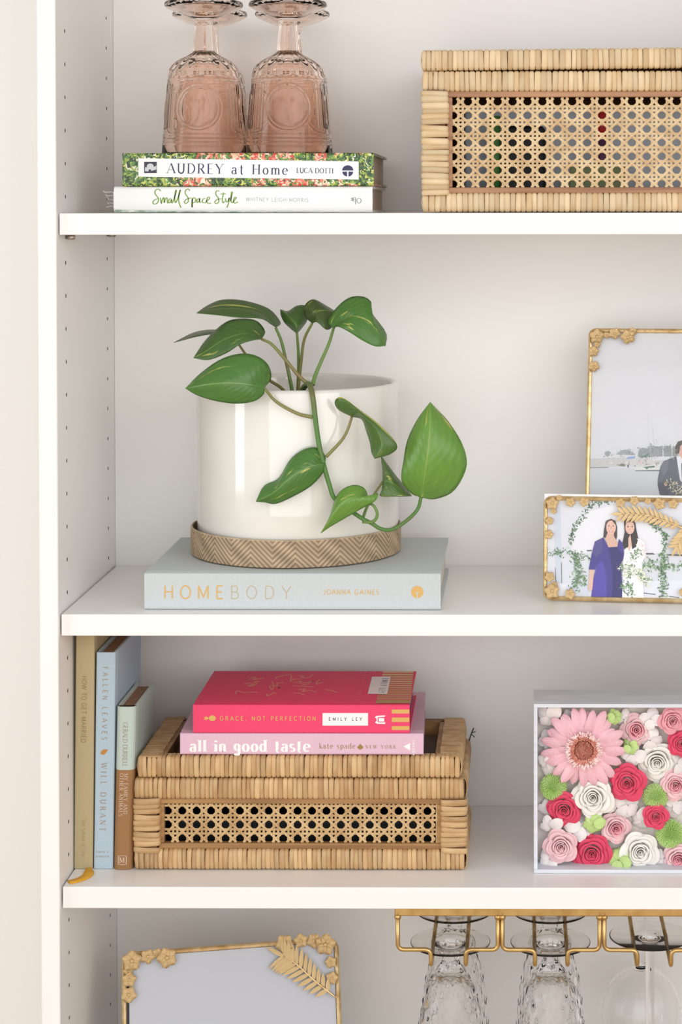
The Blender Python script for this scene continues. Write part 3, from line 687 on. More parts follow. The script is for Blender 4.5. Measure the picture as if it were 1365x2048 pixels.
lettering('publisher_name', bk, 'ABRAMS', WHITEINK, (830.3,1510.5), (830.3,1480), 5, pl, .16, .12, up=(-5,0))
A2 = at(386.5, 1464, yP); A2.z = A.z+t+.0003; B2 = at(820, 1464, yP); t2 = at(387, 1409.5, yP).z-A2.z
HP = mat('hot_pink_cloth', srgb(238,66,112), .55, srgb(232,58,104), 1600, bump=.2, bscale=900)
bk = book('hardcover_book', 'hot pink hardcover book with gold stripes on top of the pale pink book', A2, (B2.x-A2.x,0,0), (0,0,t2), (-.001,.14,0), HP, mat('navy_page_edges', srgb(70,84,116), .8), rad=.0012)
lettering('title_text', bk, 'GRACE, NOT PERFECTION', FOIL, (440.2,1440.8), (632,1441.3), 8.5, pl, .15, .15)
decal('spine_label', bk, LABEL, [rect(645.6,1426,736.6,1451.2)], pl)
lettering('author_name', bk, 'EMILY LEY', INK, (658,1441.3), (724.5,1441.3), 6.6, pl, .13, .13, lift=.0003)
decal('pineapple_emblem', bk, FOIL, [ell(425,1436.3,7.2,5.8), [(418.5,1436.3),(411,1431.5),(413,1434.8),(406.6,1433.5),(410.5,1436.3),(406.8,1439.8),(413,1438.2),(411,1441.4)]], pl)
decal('publisher_mark', bk, WHITEINK, [[(750,1434.5),(754,1431.5),(771,1430.5),(770,1433.5),(756,1434.5),(756,1444.5),(771,1444.5),(771,1448),(755,1447.5),(750.5,1445),(753.5,1442),(753.5,1437)], [(758,1436),(769,1436),(769,1443),(758,1443)]], pl)
for y_a, y_b in ((1419,1427),(1435,1443.8),(1452.3,1460)): decal('gold_stripe', bk, FOIL, [rect(784,y_a,819.2,y_b)], pl)
TZ = A2.z+t2; plt = (Vector((0,0,TZ)), Vector((0,0,1)))
fb, ft = 1407, 1340.5
for i in range(15):
    u0, u1 = i/15, (i+.66)/15
    q = lambda u, e0, e1: (e0[0]+(e1[0]-e0[0])*u, e0[1]+(e1[1]-e0[1])*u)
    if i == 0: u1 = .075
    u0, u1 = [1-(1-u)**.93 for u in (u0, u1)]
    decal('gold_stripe', bk, FOIL, [[q(u0,(752,fb-.5),(767,ft+.5)), q(u0,(821.5,fb-.5),(827.5,ft+.5)), q(u1,(821.5,fb-.5),(827.5,ft+.5)), q(u1,(752,fb-.5),(767,ft+.5))]], plt)
decal('cover_label', bk, LABEL, [[(744.5,1354),(735.8,1388.5),(775,1389),(782,1353.6)]], plt, .0004)
lettering('cover_text', bk, 'EMILY LEY', BLACKINK, (766,1358), (757,1386), 8, plt, .14, .1, up=(12,0), lift=.0006)
lettering('cover_text', bk, 'made simple', mat('pale_pink_foil', srgb(240,150,160), .5), (729,1344.5), (712,1400), 6, plt, .14, .1, up=(8,0))
z6 = lambda s: [(float(q.split(',')[0])/5.0556+370, float(q.split(',')[1])/5.0556+1320) for q in s.split()]
SCR = ["660,200 640,215 680,180 720,178 690,200 760,190 800,185", "600,250 640,235 700,245 640,262 680,265 730,238 700,225 760,215", "520,345 515,325 540,315 600,330 680,325 740,330", "880,215 900,260 880,300 860,262 940,270 960,290 930,240 1000,230",
"930,190 920,180 990,160 1060,150 1080,175 1065,215 1110,195 1180,195", "1150,160 1210,165 1170,180 1240,180 1300,150", "1100,230 1180,215 1160,235 1260,225 1300,205 1240,245 1180,250", "1090,265 1200,268 1310,275", "1150,300 1220,295 1190,320 1270,310 1330,330", "840,340 830,365 870,350 900,330 920,345", "1100,335 1160,340 1210,355", "1360,200 1325,245 1400,225", "1420,300 1480,310 1540,330"]
strokes('cover_script', bk, mat('dull_rose_gold_foil', srgb(240,176,136), .5), [z6(l) for l in SCR], 1.5, plt)
# green sprig by the basket
e = MB(); b0 = Vector((at(941,1440,.2).x, .2, Z3))
e.tube(catmull([at(939,1482,.185), at(941,1474,.187), at(944,1466,.19), at(948,1456,.192)], 8), .0007, 6); e.tube([at(944,1466,.19), at(952,1463,.189)], .0005, 6); e.tube([at(943,1468,.19), at(950,1474,.188)], .0005, 6)
tag(rebase(e.build('green_sprig', mat('dark_green_wire', srgb(58,72,52), .6), None, True)), 'tiny dark green sprig caught behind the right edge of the small basket lid', 'sprig')

# ------------------------------------------------------------------ saucer, pot and pothos
SX, SY = at(593.5, 1090, .153).x, .153; SR = .1077
WOODC = attr_mat('whitewashed_carved_wood', .75, .2)
def saucer():
    h = at(595,1075,SY-SR).z-at(595,1133,SY-SR).z; n = 900
    out = []; m = 60
    prof = [(SR-.004,0),(SR-.0015,.0006)]+[(SR,.0015+(h-.003)*i/m) for i in range(m+1)]+[(SR-.0006,h-.0006),(SR-.001,h),(SR-.0019,h),(SR-.0025,h-.001),(SR-.0025,.006),(.02,.006)]
    colw = 2*pi*SR/30; per = .0052
    def wave(a, z):
        s = (a*SR)/colw; tri = abs((s % 2)-1); return (z+tri*colw*.95)/per
    def disp(a, i, r, z):
        if 2 <= i <= m+2:
            q = wave(a, z); return r-.0008*(.5+.5*cos(2*pi*q))**2, z
        return r, z
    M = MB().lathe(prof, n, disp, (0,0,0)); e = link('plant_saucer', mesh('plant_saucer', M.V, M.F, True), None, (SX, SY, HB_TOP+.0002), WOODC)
    ca = e.data.color_attributes.new('Col', 'FLOAT_COLOR', 'POINT'); rng = random.Random(2)
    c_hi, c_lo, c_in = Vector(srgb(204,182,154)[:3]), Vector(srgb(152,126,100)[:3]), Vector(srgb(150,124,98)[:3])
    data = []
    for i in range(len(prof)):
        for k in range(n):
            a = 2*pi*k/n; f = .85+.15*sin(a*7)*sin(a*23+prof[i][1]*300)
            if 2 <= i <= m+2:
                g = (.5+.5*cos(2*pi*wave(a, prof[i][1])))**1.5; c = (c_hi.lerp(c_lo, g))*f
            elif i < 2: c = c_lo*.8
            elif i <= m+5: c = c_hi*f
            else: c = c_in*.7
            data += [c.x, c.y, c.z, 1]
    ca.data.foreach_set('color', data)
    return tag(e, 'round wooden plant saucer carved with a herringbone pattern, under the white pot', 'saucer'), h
sa, sh = saucer()
PX, PY = at(596.8, 900, .153).x, .153; PR = .1032; pz = HB_TOP+.0064
ph = at(600, 781.5, PY-PR).z-pz
CER = mat('glossy_white_glaze', srgb(238,236,230), .08, srgb(228,226,218), 9, spec=.6, coat=.4, bump=.015, bscale=30)
prof = [(.02,0),(PR-.006,0),(PR-.002,.001),(PR,.004),(PR,ph*.3),(PR,ph*.6),(PR,ph-.004),(PR-.0008,ph-.0012),(PR-.003,ph),(PR-.005,ph-.0006),(PR-.0065,ph-.004),(PR-.0065,ph-.04),(.02,ph-.041)]
M = MB().lathe(prof, 128); pot = link('plant_pot', mesh('plant_pot', M.V, M.F, True), None, (PX, PY, pz), CER)
tag(pot, 'large glossy white cylinder pot holding a trailing pothos', 'pot')
SOIL = mat('dark_potting_soil', srgb(62,48,38), .95, srgb(40,30,24), 120, bump=.8)
M = MB().lathe([(PR-.007,0),(PR-.007,.009),(PR*.7,.011),(PR*.35,.010),(.004,.012)], 40, lambda a,i,r,z: (r, z+(.0015*sin(a*9+i*5) if i > 1 else 0)))
o = link('soil', mesh('soil', M.V, M.F, True), pot, (0,0,ph-.0405), SOIL)
def leaf_material():
    m = bpy.data.materials.new('variegated_leaf'); m.use_nodes = True; T = m.node_tree; N = T.nodes; L = T.links; p = N['Principled BSDF']
    p.inputs['Roughness'].default_value = .3; p.inputs['Specular IOR Level'].default_value = .5
    uv = N.new('ShaderNodeUVMap'); uv.uv_map = 'uv'; s = N.new('ShaderNodeSeparateXYZ'); L.new(uv.outputs[0], s.inputs[0])
    oi = N.new('ShaderNodeObjectInfo'); mu = N.new('ShaderNodeMath'); mu.operation = 'MULTIPLY'; mu.inputs[1].default_value = 50; L.new(oi.outputs['Random'], mu.inputs[0])
    mp = N.new('ShaderNodeMapping'); mp.inputs['Scale'].default_value = (2.0, 5.2, 1); mp.inputs['Rotation'].default_value = (0,0,.12); L.new(uv.outputs[0], mp.inputs[0])
    ad = N.new('ShaderNodeVectorMath'); L.new(mp.outputs[0], ad.inputs[0]); L.new(mu.outputs[0], ad.inputs[1])
    nz = N.new('ShaderNodeTexNoise'); nz.inputs['Scale'].default_value = 1.3; nz.inputs['Detail'].default_value = 3; L.new(ad.outputs[0], nz.inputs[0])
    r = N.new('ShaderNodeMapRange'); r.inputs['From Min'].default_value = .64; r.inputs['From Max'].default_value = .70; L.new(nz.outputs['Fac'], r.inputs[0])
    n2 = N.new('ShaderNodeTexNoise'); n2.inputs['Scale'].default_value = 3; L.new(ad.outputs[0], n2.inputs[0])
    at_ = N.new('ShaderNodeAttribute'); at_.attribute_name = 'Col'
    b = N.new('ShaderNodeMix'); b.data_type = 'RGBA'; b.blend_type = 'MULTIPLY'; b.inputs[0].default_value = 1
    rp = N.new('ShaderNodeValToRGB'); rp.color_ramp.elements[0].color = (.72,.75,.7,1); rp.color_ramp.elements[1].color = (1.1,1.1,1.0,1); L.new(n2.outputs['Fac'], rp.inputs[0])
    L.new(at_.outputs['Color'], b.inputs[6]); L.new(rp.outputs[0], b.inputs[7])
    mx = N.new('ShaderNodeMix'); mx.data_type = 'RGBA'; L.new(r.outputs[0], mx.inputs[0]); L.new(b.outputs[2], mx.inputs[6]); mx.inputs[7].default_value = srgb(206,206,110)
    v = N.new('ShaderNodeMath'); v.operation = 'SUBTRACT'; v.inputs[1].default_value = .5; L.new(s.outputs[1], v.inputs[0]); ab = N.new('ShaderNodeMath'); ab.operation = 'ABSOLUTE'; L.new(v.outputs[0], ab.inputs[0])
    lt = N.new('ShaderNodeMapRange'); lt.inputs['From Min'].default_value = .006; lt.inputs['From Max'].default_value = .022; lt.inputs['To Min'].default_value = .45; lt.inputs['To Max'].default_value = 0; L.new(ab.outputs[0], lt.inputs[0])
    m2 = N.new('ShaderNodeMix'); m2.data_type = 'RGBA'; L.new(lt.outputs[0], m2.inputs[0]); L.new(mx.outputs[2], m2.inputs[6]); m2.inputs[7].default_value = srgb(170,196,110)
    L.new(m2.outputs[2], p.inputs['Base Color'])
    wv = N.new('ShaderNodeTexWave'); wv.inputs['Scale'].default_value = 3.2; wv.inputs['Distortion'].default_value = 1
    sk = N.new('ShaderNodeCombineXYZ'); a2 = N.new('ShaderNodeMath'); a2.operation = 'SUBTRACT'; L.new(s.outputs[0], a2.inputs[0]); L.new(ab.outputs[0], a2.inputs[1]); L.new(a2.outputs[0], sk.inputs[0]); L.new(sk.outputs[0], wv.inputs[0])
    bp = N.new('ShaderNodeBump'); bp.inputs['Strength'].default_value = .1; bp.inputs['Distance'].default_value = .002; L.new(wv.outputs['Fac'], bp.inputs['Height']); L.new(bp.outputs[0], p.inputs['Normal'])
    p.inputs['Transmission Weight'].default_value = 0
    tr = N.new('ShaderNodeBsdfTranslucent'); L.new(m2.outputs[2], tr.inputs[0]); ms = N.new('ShaderNodeMixShader'); ms.inputs[0].default_value = .22
    L.new(p.outputs[0], ms.inputs[1]); L.new(tr.outputs[0], ms.inputs[2]); L.new(ms.outputs[0], N['Material Output'].inputs[0])
    return m
LEAF = leaf_material()
plant = empty('pothos_plant', (PX, PY, pz+ph-.03), 'trailing green pothos with yellow flecked leaves spilling from the white pot', 'plant')
zp = lambda q: at(q[0]/2.2016+340, q[1]/2.2016+570, q[2])
def leaf(base, mid, tip, le, ri, dl, dr, col, bow=.15):
    n, m = 28, 7
    dm = lambda u: base[2]+(tip[2]-base[2])*u
    md = catmull([zp(base)]+[zp(q) for q in mid]+[zp(tip)], n)
    def edge(E, dd):
        k = len(E)+1; pts = [zp(base)]
        for i, q in enumerate(E):
            u = (i+1)/k; j = min(n-1, int(u*(n-1))); pts.append(zp((q[0], q[1], md[j].y+dd)))
        return catmull(pts+[zp(tip)], n)
    Le, Ri = edge(le, dl), edge(ri, dr); V = []; uv = []
    for i in range(n):
        for s in range(-m, m+1):
            t = abs(s)/m; E = Le if s < 0 else Ri; p = md[i].lerp(E[i], t)
            hb = (E[i]-md[i]).length*bow*4*t*(1-t)*.5
            V.append(p+Vector((0,-hb,0))); uv.append((i/(n-1), .5+.5*s/m))
    w = 2*m+1; F = [(i*w+k, i*w+k+1, (i+1)*w+k+1, (i+1)*w+k) for i in range(n-1) for k in range(w-1)]
    o = wobj('leaf', V, F, LEAF, plant, True)
    ul = o.data.uv_layers.new(name='uv')
    for lp in o.data.loops: ul.data[lp.index].uv = uv[lp.vertex_index]
    ca = o.data.color_attributes.new('Col', 'FLOAT_COLOR', 'POINT'); c = srgb(*col)
    for i in range(len(V)): ca.data[i].color = c
    sm = o.modifiers.new('thickness', 'SOLIDIFY'); sm.thickness = .0005; sm.offset = 0
    return o
G1, G2, G3, G4 = (88,124,66), (92,140,68), (122,170,76), (128,176,80)
leaf((468,188,.125), [(400,128,.118),(300,106,.11),(200,108,.1)], (117,124,.09), [(487,165),(435,105),(330,70),(235,65),(170,88)], [(445,172),(400,148),(300,143),(205,132)], .022, -.012, G1)
leaf((405,238,.085), [(330,215,.078),(240,240,.07),(170,285,.066)], (104,322,.06), [(419,205),(385,160),(320,148),(245,165),(160,240)], [(370,243),(310,262),(250,300),(170,330)], .022, -.004, G1)
leaf((305,262,.16), [(250,225,.16),(195,206,.16),(120,217,.16)], (16,254,.165), [(250,212),(195,197),(110,208)], [(250,236),(200,217),(120,227)], .02, -.008, (92,112,70))
leaf((415,455,.036), [(340,437,.026),(250,432,.022),(160,440,.026)], (69,455,.034), [(446,410),(435,355),(390,316),(320,302),(230,325),(140,385)], [(412,482),(370,512),(290,522),(200,510),(120,485)], .016, .006, G2)
leaf((560,214,.12), [(556,180,.118),(535,148,.124)], (487,108,.135), [(532,192),(505,165),(489,132)], [(585,185),(606,150),(602,95),(560,92),(520,115)], .012, .016, G1)
leaf((628,168,.11), [(640,125,.1),(675,112,.1),(712,115,.11)], (746,128,.125), [(598,140),(594,92),(632,64),(690,92)], [(650,165),(690,197),(720,180)], .012, -.006, (84,108,60))
leaf((722,190,.085), [(790,140,.068),(860,150,.06),(920,212,.058)], (950,268,.06), [(694,160),(735,100),(790,56),(850,51),(886,75),(888,120),(952,210)], [(742,184),(790,207),(850,245),(905,270)], .016, -.004, G2)
leaf((802,580,.05), [(842,572,.042),(906,632,.036),(935,705,.036)], (902,765,.038), [(845,592),(866,645),(882,695),(888,735)], [(742,548),(727,512),(758,494),(830,546),(920,612),(1000,702),(975,742)], .012, .004, (94,128,64))
leaf((1107,936,.058), [(1120,850,.046),(1138,720,.042),(1148,600,.048)], (1147,516,.058), [(1062,916),(1021,860),(1030,770),(1048,680),(1092,590)], [(1170,942),(1252,905),(1307,800),(1290,705),(1232,608),(1180,550)], .012, .014, G3)
leaf((938,868,.078), [(968,866,.072),(1015,896,.072)], (1066,930,.075), [(937,815),(932,758),(955,785),(1000,845),(1040,890)], [(934,905),(928,930),(985,932),(1030,932)], .012, -.004, (104,138,76))
leaf((868,960,.038), [(830,932,.03),(765,955,.026),(712,1020,.028)], (665,1093,.036), [(870,922),(850,890),(805,881),(755,905),(726,950),(704,1020)], [(914,917),(905,950),(840,987),(762,1032),(704,1066)], .012, .006, G3)
leaf((682,790,.042), [(612,800,.034),(530,850,.031),(452,918,.032)], (379,954,.036), [(685,755),(650,717),(590,725),(530,770),(478,852),(415,885)], [(672,830),(620,886),(545,930),(468,963),(420,957)], .012, .006, G2)
STEM = mat('green_stem', srgb(108,138,70), .45, srgb(130,112,74), 40, (1,1,1), fac=(.45,.75)); VINE = mat('vine_stem', srgb(86,128,60), .45, srgb(112,110,70), 25, fac=(.5,.75)); PETB = mat('brownish_petiole', srgb(126,140,78), .45, srgb(144,124,84), 40)
def stem(name, P, r0, r1, mt=STEM, n=22):
    Q = catmull([zp(p) if p[1] < 499 or p[2] < .1 else Vector((*zp(p)[:2], pz+ph-.0245)) for p in P], n); return MB().tube(Q, [r0+(r1-r0)*i/(n-1) for i in range(n)], 10).build(name, mt, plant, True)
stem('vine', [(560,505,.13),(585,460,.10),(610,436,.066),(622,456,.052),(629,490,.0455),(635,535,.045),(641,590,.045),(655,690,.045),(670,760,.045),(685,820,.045),(703,880,.045),(722,935,.045),(765,970,.045),(805,1000,.044),(850,1030,.042),(890,1050,.042),(930,1074,.044),(980,1076,.048),(1040,1040,.054),(1090,990,.058),(1107,934,.058)], .0030, .0017, VINE, 80)
stem('petiole', [(418,456,.037),(470,515,.042),(560,565,.042),(628,582,.045)], .0014, .0019, PETB)
stem('petiole', [(404,238,.085),(450,262,.08),(510,330,.076),(570,402,.072),(612,437,.07)], .0014, .002, PETB)
stem('petiole', [(466,188,.125),(492,250,.125),(515,350,.125),(532,430,.125),(552,500,.13)], .0014, .0021)
stem('petiole', [(560,212,.12),(566,300,.125),(566,400,.13),(560,500,.135)], .0013, .0018)
stem('petiole', [(628,167,.11),(592,240,.118),(578,340,.125),(568,430,.13),(562,505,.135)], .0013, .002, PETB)
stem('petiole', [(722,188,.085),(700,260,.08),(665,340,.076),(640,400,.072),(630,440,.066)], .0014, .0021)
stem('petiole', [(304,262,.16),(330,300,.155),(380,370,.15),(440,420,.145),(500,462,.14),(545,510,.135)], .0012, .0018, PETB)
stem('petiole', [(802,580,.05),(782,640,.05),(752,690,.047),(688,757,.045)], .0013, .0017, PETB)
stem('petiole', [(938,866,.078),(905,915,.068),(870,975,.055),(850,1028,.044)], .0011, .0016)
stem('petiole', [(868,960,.038),(898,972,.036),(914,1010,.036),(895,1042,.038),(850,1042,.042)], .0013, .0018)

# ------------------------------------------------------------------ picture frames
def flower_mesh():
    M = MB()
    for k in range(5):
        a = 2*pi*k/5+.3; c, s = cos(a), sin(a)
        V = []; n = 5
        for i in range(n+1):
            u = i/n
            for j in range(-2, 3):
                w = .45*sin(pi*min(1, .10+u*.84))**.62*j/2; x = .12+u*.86; h = .16*u*u+.05-.12*abs(j)/2*(1-u)+.22*(abs(j)/2)**2
                V.append((c*x-s*w, -h, s*x+c*w))
        M.add(V, [(i*5+j, i*5+j+1, i*5+6+j, i*5+5+j) for i in range(n) for j in range(4)])
    M.lathe([(.18,0),(.22,.08),(.18,.16),(.08,.21),(.01,.22)], 10)
    for v in M.V[-50:]: y, zz = v.y, v.z; v.y, v.z = -zz-.02, y
    return mesh('gilded_flower', M.V, M.F, True)
FLM = flower_mesh(); FLM.materials.append(GILT)
LLM = None
def leaflet_mesh():
    V = []; n = 6
    for i in range(n+1):
        u = i/n; w = .5*sin(pi*(.08+.92*u)**.8)**.8 if u < 1 else 0
        for j, h in ((-1,0),(0,.22),(1,0)): V.append((u, -h*(.4+.6*w*2)*.5, w*j))
    F = [(i*3+j,i*3+j+1,i*3+4+j,i*3+3+j) for i in range(n) for j in range(2)]
    me = mesh('leaflet', V, F, True); me.materials.append(GILT); return me
LLM = leaflet_mesh()
class Frame:
    def __init__(s, name, label, O, U, V, w, h, bar=.0042, dep=.008, corner=.008, group=None):
        s.O, s.U, s.V, s.w, s.h = O, U.normalized(), V.normalized(), w, h; s.N = s.U.cross(s.V).normalized()      # towards the viewer
        s.e = empty(name, O+s.U*w/2, label, 'picture frame', group); s.bar = bar; s.dep = dep
        P = []; r = corner
        for cx, cy, a0 in ((r,r,180),(w-r,r,270),(w-r,h-r,0),(r,h-r,90)):
            P += [(cx+r*cos(radians(a0+q)), cy+r*sin(radians(a0+q))) for q in range(0, 91, 15)]
        m = len(P); M = MB(); Vx = []
        cs = [(0,-dep*.5),(0,-.001),(.0007,0),(bar*.45,.0009),(bar-.0006,0),(bar,-.001),(bar,-dep*.5)]
        q = len(cs)
        for i, (x, y) in enumerate(P):
            t = Vector((P[(i+1)%m][0]-P[i-1][0], P[(i+1)%m][1]-P[i-1][1])).normalized(); nx, ny = -t.y, t.x
            for a, b in cs: Vx.append(s.pt(x+nx*a, y+ny*a, b))
        M.add(Vx, [(i*q+k, ((i+1)%m)*q+k, ((i+1)%m)*q+(k+1)%q, i*q+(k+1)%q) for i in range(m) for k in range(q)])
        M.build('frame_bar', GILT, s.e, False)
    def pt(s, u, v, n=0): return s.O+s.U*u+s.V*v+s.N*n
    def inv(s, px, py):
        p = hit(px, py, s.O, s.N)-s.O; return p.dot(s.U), p.dot(s.V)
    def slab(s, name, u0, v0, u1, v1, n0, n1, mt):
        return MB().obox(s.pt(u0,v0,n0), s.U*(u1-u0), s.V*(v1-v0), s.N*(n1-n0)).build(name, mt, s.e)
    def flowers(s, L):
        b = wpos(s.e); R = Matrix((s.U, -s.N, s.V)).transposed()
        for i, (px, py, r) in enumerate(L):
            u, v = s.inv(px, py); p = s.pt(u, v, .0022); sc = (s.pt(*s.inv(px+r, py))-s.pt(u, v)).length
            o = link('gilded_flower', FLM, s.e); o.matrix_local = Matrix.Translation(p-b) @ (R @ Matrix.Rotation(i*1.7, 3, 'Y') @ Matrix.Diagonal((sc, sc*.8, sc))).to_4x4()
    def fern(s, path, n, lenf, wid, a_up, a_dn):
        b = wpos(s.e); P = [s.pt(*s.inv(*q), .004) for q in path]; Q = catmull(P, 24)
        f = empty('fern_frond', Q[0]-b); f.parent = s.e
        MB().tube(Q, [.0006+.0007*i/23 for i in range(24)], 6).build('fern_stem', GILT, f, True)
        fb = Q[0]
        for k in range(n):
            for sd, ang in ((1, a_up), (-1, a_dn)):
                u = (k+.5*(sd > 0)*.6+.2)/n*21; i = min(22, int(u)); p = Q[i].lerp(Q[i+1], u-i); t = (Q[i+1]-Q[i]).normalized()
                a = radians(ang)*sd; d = -(t*cos(a)) + s.N.cross(t)*sin(a)*1; d = d.normalized()
                L = lenf(u/21, sd); z = (s.N*1.0 - d*0.0).normalized(); z = (z+d*.0).normalized(); y = -z; x = (d+z*.12*((k%3)-1)).normalized(); zz = x.cross(y).normalized()
                R = Matrix((x, y, zz)).transposed()
                o = link('leaflet', LLM, f); o.matrix_local = Matrix.Translation(p-fb+s.N*.0006*(k % 2)) @ (R @ Matrix.Diagonal((L, wid, wid))).to_4x4()
        m = link('leaflet', LLM, f); d = (Q[0]-Q[2]).normalized(); y = -s.N; zz = d.cross(y).normalized()
        m.matrix_local = Matrix.Translation(Q[0]-fb) @ (Matrix((d, y, zz)).transposed() @ Matrix.Diagonal((lenf(.1,1), wid, wid))).to_4x4()
    def picture(s, shapes, n0=-.0024, name='photo_print'):
        M = MB(); cols = []
        for i, (c, P) in enumerate(shapes):
            if len(P[0]) == 2 and not isinstance(P, tuple): V = [s.pt(*s.inv(*q), n0+i*1.2e-6) for q in P]
            else: V = [s.pt(u, v, n0) for u, v in P]
            M.add(V, [tuple(range(len(V)))]); cols += [srgb(*c)]*len(V)
        o = M.build(name, PRINT, s.e); ca = o.data.color_attributes.new('Col', 'FLOAT_COLOR', 'POINT')
        for i, c in enumerate(cols): ca.data[i].color = c
        return o
rng = random.Random(11)
def sprig(path, n, spread, cols, size):
    out = []
    P = catmull([(x, y, 0) for x, y in path], 40)
    for i in range(n):
        p = P[rng.randrange(40)]; x, y = p.x+rng.gauss(0, spread), p.y+rng.gauss(0, spread); a = rng.uniform(0, pi); l = size*rng.uniform(.6, 1.4); w = l*.36
        out.append((rng.choice(cols), [(x+cos(a)*l, y+sin(a)*l), (x-sin(a)*w, y+cos(a)*w), (x-cos(a)*l, y-sin(a)*l), (x+sin(a)*w, y-cos(a)*w)]))
    return out
# large frame behind
lean = radians(9)
TL = at(1178, 656, .19); psi, lam = -.13, .24
Ud = Vector((cos(psi), sin(psi), 0)); Vd = Vector((-sin(psi)*sin(lam), cos(psi)*sin(lam), cos(lam))); BLp = TL-Vd*((TL.z-Z2-.0025)/Vd.z)
BF = Frame('picture_frame', 'tall gold floral frame with a harbour wedding photo, standing behind the small frame', BLp, Ud, Vd, .205, (TL-BLp).length, bar=.0046, dep=.006)
zq = lambda x, y: (x/6.659+1160, y/6.659+860)
sh = [((222,223,228), ((.004,.004),(.201,.004),(.201,BF.h-.004),(.004,BF.h-.004)))]
C_ = lambda pts: [zq(*q) for q in pts]; E2 = lambda x, y, a, b: [zq(*q) for q in ell(x, y, a, b, 18)]
RX = 2560
sh += [((212,214,220), C_([(100,500),(RX,540),(RX,2000),(60,2000)])), ((206,206,206), C_([(1000,400),(RX,380),(RX,520),(1000,500)])), ((166,172,174), C_([(1290,350),(1290,230),(1700,200),(2100,240),(RX,280),(RX,390),(1290,380)])),
 ((196,190,184), C_([(60,1750),(RX,1700),(RX,2060),(45,2075)])), ((92,94,106), C_([(1075,850),(1430,850),(1440,2000),(1290,2000),(1255,1300),(1215,2000),(1085,2000)])), ((240,240,242), C_([(1500,520),(1680,480),(1760,620),(1720,1000),(1880,2030),(1400,2030),(1470,1000)])), ((96,78,70), C_([(1540,300),(1600,230),(1690,250),(1720,360),(1715,520),(1560,500)])), ((228,188,170), E2(1600,360,62,85)), ((228,188,170), C_([(1560,430),(1640,430),(1660,540),(1540,540)]))]
sh += [((206,206,206), C_([(1000,470),(1060,470),(1060,500),(1000,500)])), ((206,206,206), C_([(110,380),(700,360),(760,470),(380,492),(110,495)])), ((150,150,146), C_([(110,492),(385,488),(385,500),(110,506)])),
 ((170,174,176), C_([(325,310),(345,280),(390,275),(412,300),(400,340),(350,345)])), ((176,180,182), C_([(490,320),(560,265),(620,255),(700,290),(745,330),(640,330)])),
 ((166,172,174), C_([(770,350),(790,260),(850,230),(920,250),(940,210),(1060,215),(1110,205),(1110,350)])), ((160,166,168), C_([(1110,350),(1120,210),(1230,205),(1290,220),(1290,350)])),
 ((150,176,214), C_([(620,385),(640,355),(740,345),(735,375)])), ((96,140,126), C_([(770,358),(850,340),(925,305),(945,350),(930,362)])), ((214,212,212), C_([(600,420),(760,365),(920,368),(1010,420),(980,470),(720,490),(600,470)])), ((224,206,206), C_([(770,400),(850,385),(850,445),(770,450)])),
 ((132,128,120), C_([(510,470),(560,440),(610,455),(600,485)])), ((80,84,98), C_([(636,450),(654,450),(654,498),(636,498)])), ((226,226,228), C_([(730,500),(840,480),(1080,440),(1080,545),(740,540)])), ((92,128,112), C_([(835,492),(1000,472),(1000,495),(915,500),(895,525),(870,500)])), ((120,118,112), C_([(740,535),(1075,530),(1075,545),(740,545)])),
 ((196,198,202), C_([(935,170),(945,170),(945,345),(937,345)])), ((226,228,230), C_([(1103,190),(1118,190),(1118,365),(1103,365)])), ((226,228,230), C_([(1222,195),(1238,195),(1238,360),(1222,360)])), ((190,192,198), C_([(965,-60),(969,-60),(998,200),(993,200)])), ((198,200,205), C_([(915,-330),(918,-330),(921,200),(917,200)])),
 ((106,108,120), C_([(1065,860),(1036,730),(1040,640),(1075,480),(1120,410),(1180,385),(1290,345),(1340,500),(1420,520),(1420,860)])), ((84,86,98), C_([(1040,700),(1110,690),(1180,650),(1200,760),(1190,855),(1065,855)])), ((122,124,136), C_([(1080,480),(1125,410),(1185,390),(1180,520),(1110,620)])),
 ((236,236,240), C_([(1290,350),(1325,320),(1420,450),(1420,760),(1335,660)])), ((60,64,78), C_([(1355,440),(1380,430),(1400,700),(1362,660)])), ((226,184,166), C_([(1322,330),(1330,240),(1365,170),(1500,180),(1500,400),(1390,410)])), ((92,86,80), C_([(1290,330),(1268,280),(1275,210),(1310,150),(1380,130),(1500,140),(1500,200),(1370,180),(1338,215),(1325,300)])),
 ((206,170,152), C_([(1120,710),(1140,685),(1170,700),(1165,740),(1135,745)]))]
sh += sprig([zq(340,320),zq(400,330)], 30, 3, [(160,164,168),(176,180,184),(150,154,156)], 2)+sprig([zq(500,320),zq(620,285),zq(740,330)], 60, 3, [(160,164,168),(176,180,184),(150,154,156)], 2)+sprig([zq(790,320),zq(900,290),zq(1100,270),zq(1280,290)], 200, 7, [(150,156,160),(166,172,174),(140,146,148)], 2.2)+sprig([zq(130,440),zq(600,440),zq(1050,440)], 70, 4, [(226,226,228),(190,192,196),(170,160,150),(214,216,220),(236,236,236)], 2.5)
sh += sprig([zq(1190,680), zq(1260,740), zq(1330,840), zq(1400,760)], 90, 6, [(86,108,70),(226,214,190),(160,160,120),(240,232,214)], 2.6)
BF.picture(sh); BF.slab('glass_pane', .003, .003, .202, BF.h-.003, -.0014, -.0004, GLASSM); BF.slab('back_panel', .003, .003, .202, BF.h-.003, -.0045, -.0030, mat('white_mount_board', srgb(236,236,236), .6))
zb3 = lambda L: [(x/3.47+1065, y/3.47+640, r/3.47) for x, y, r in L]
BF.flowers(zb3([(452,118,52),(575,98,42),(668,122,52),(430,222,38),(432,325,40),(700,85,30),(455,175,24),(520,110,24)]))
MB().obox(BF.pt(.09,.02,-.005), BF.U*.03, BF.V*.15, BF.N*-.002).build('easel_back', BLK, BF.e)
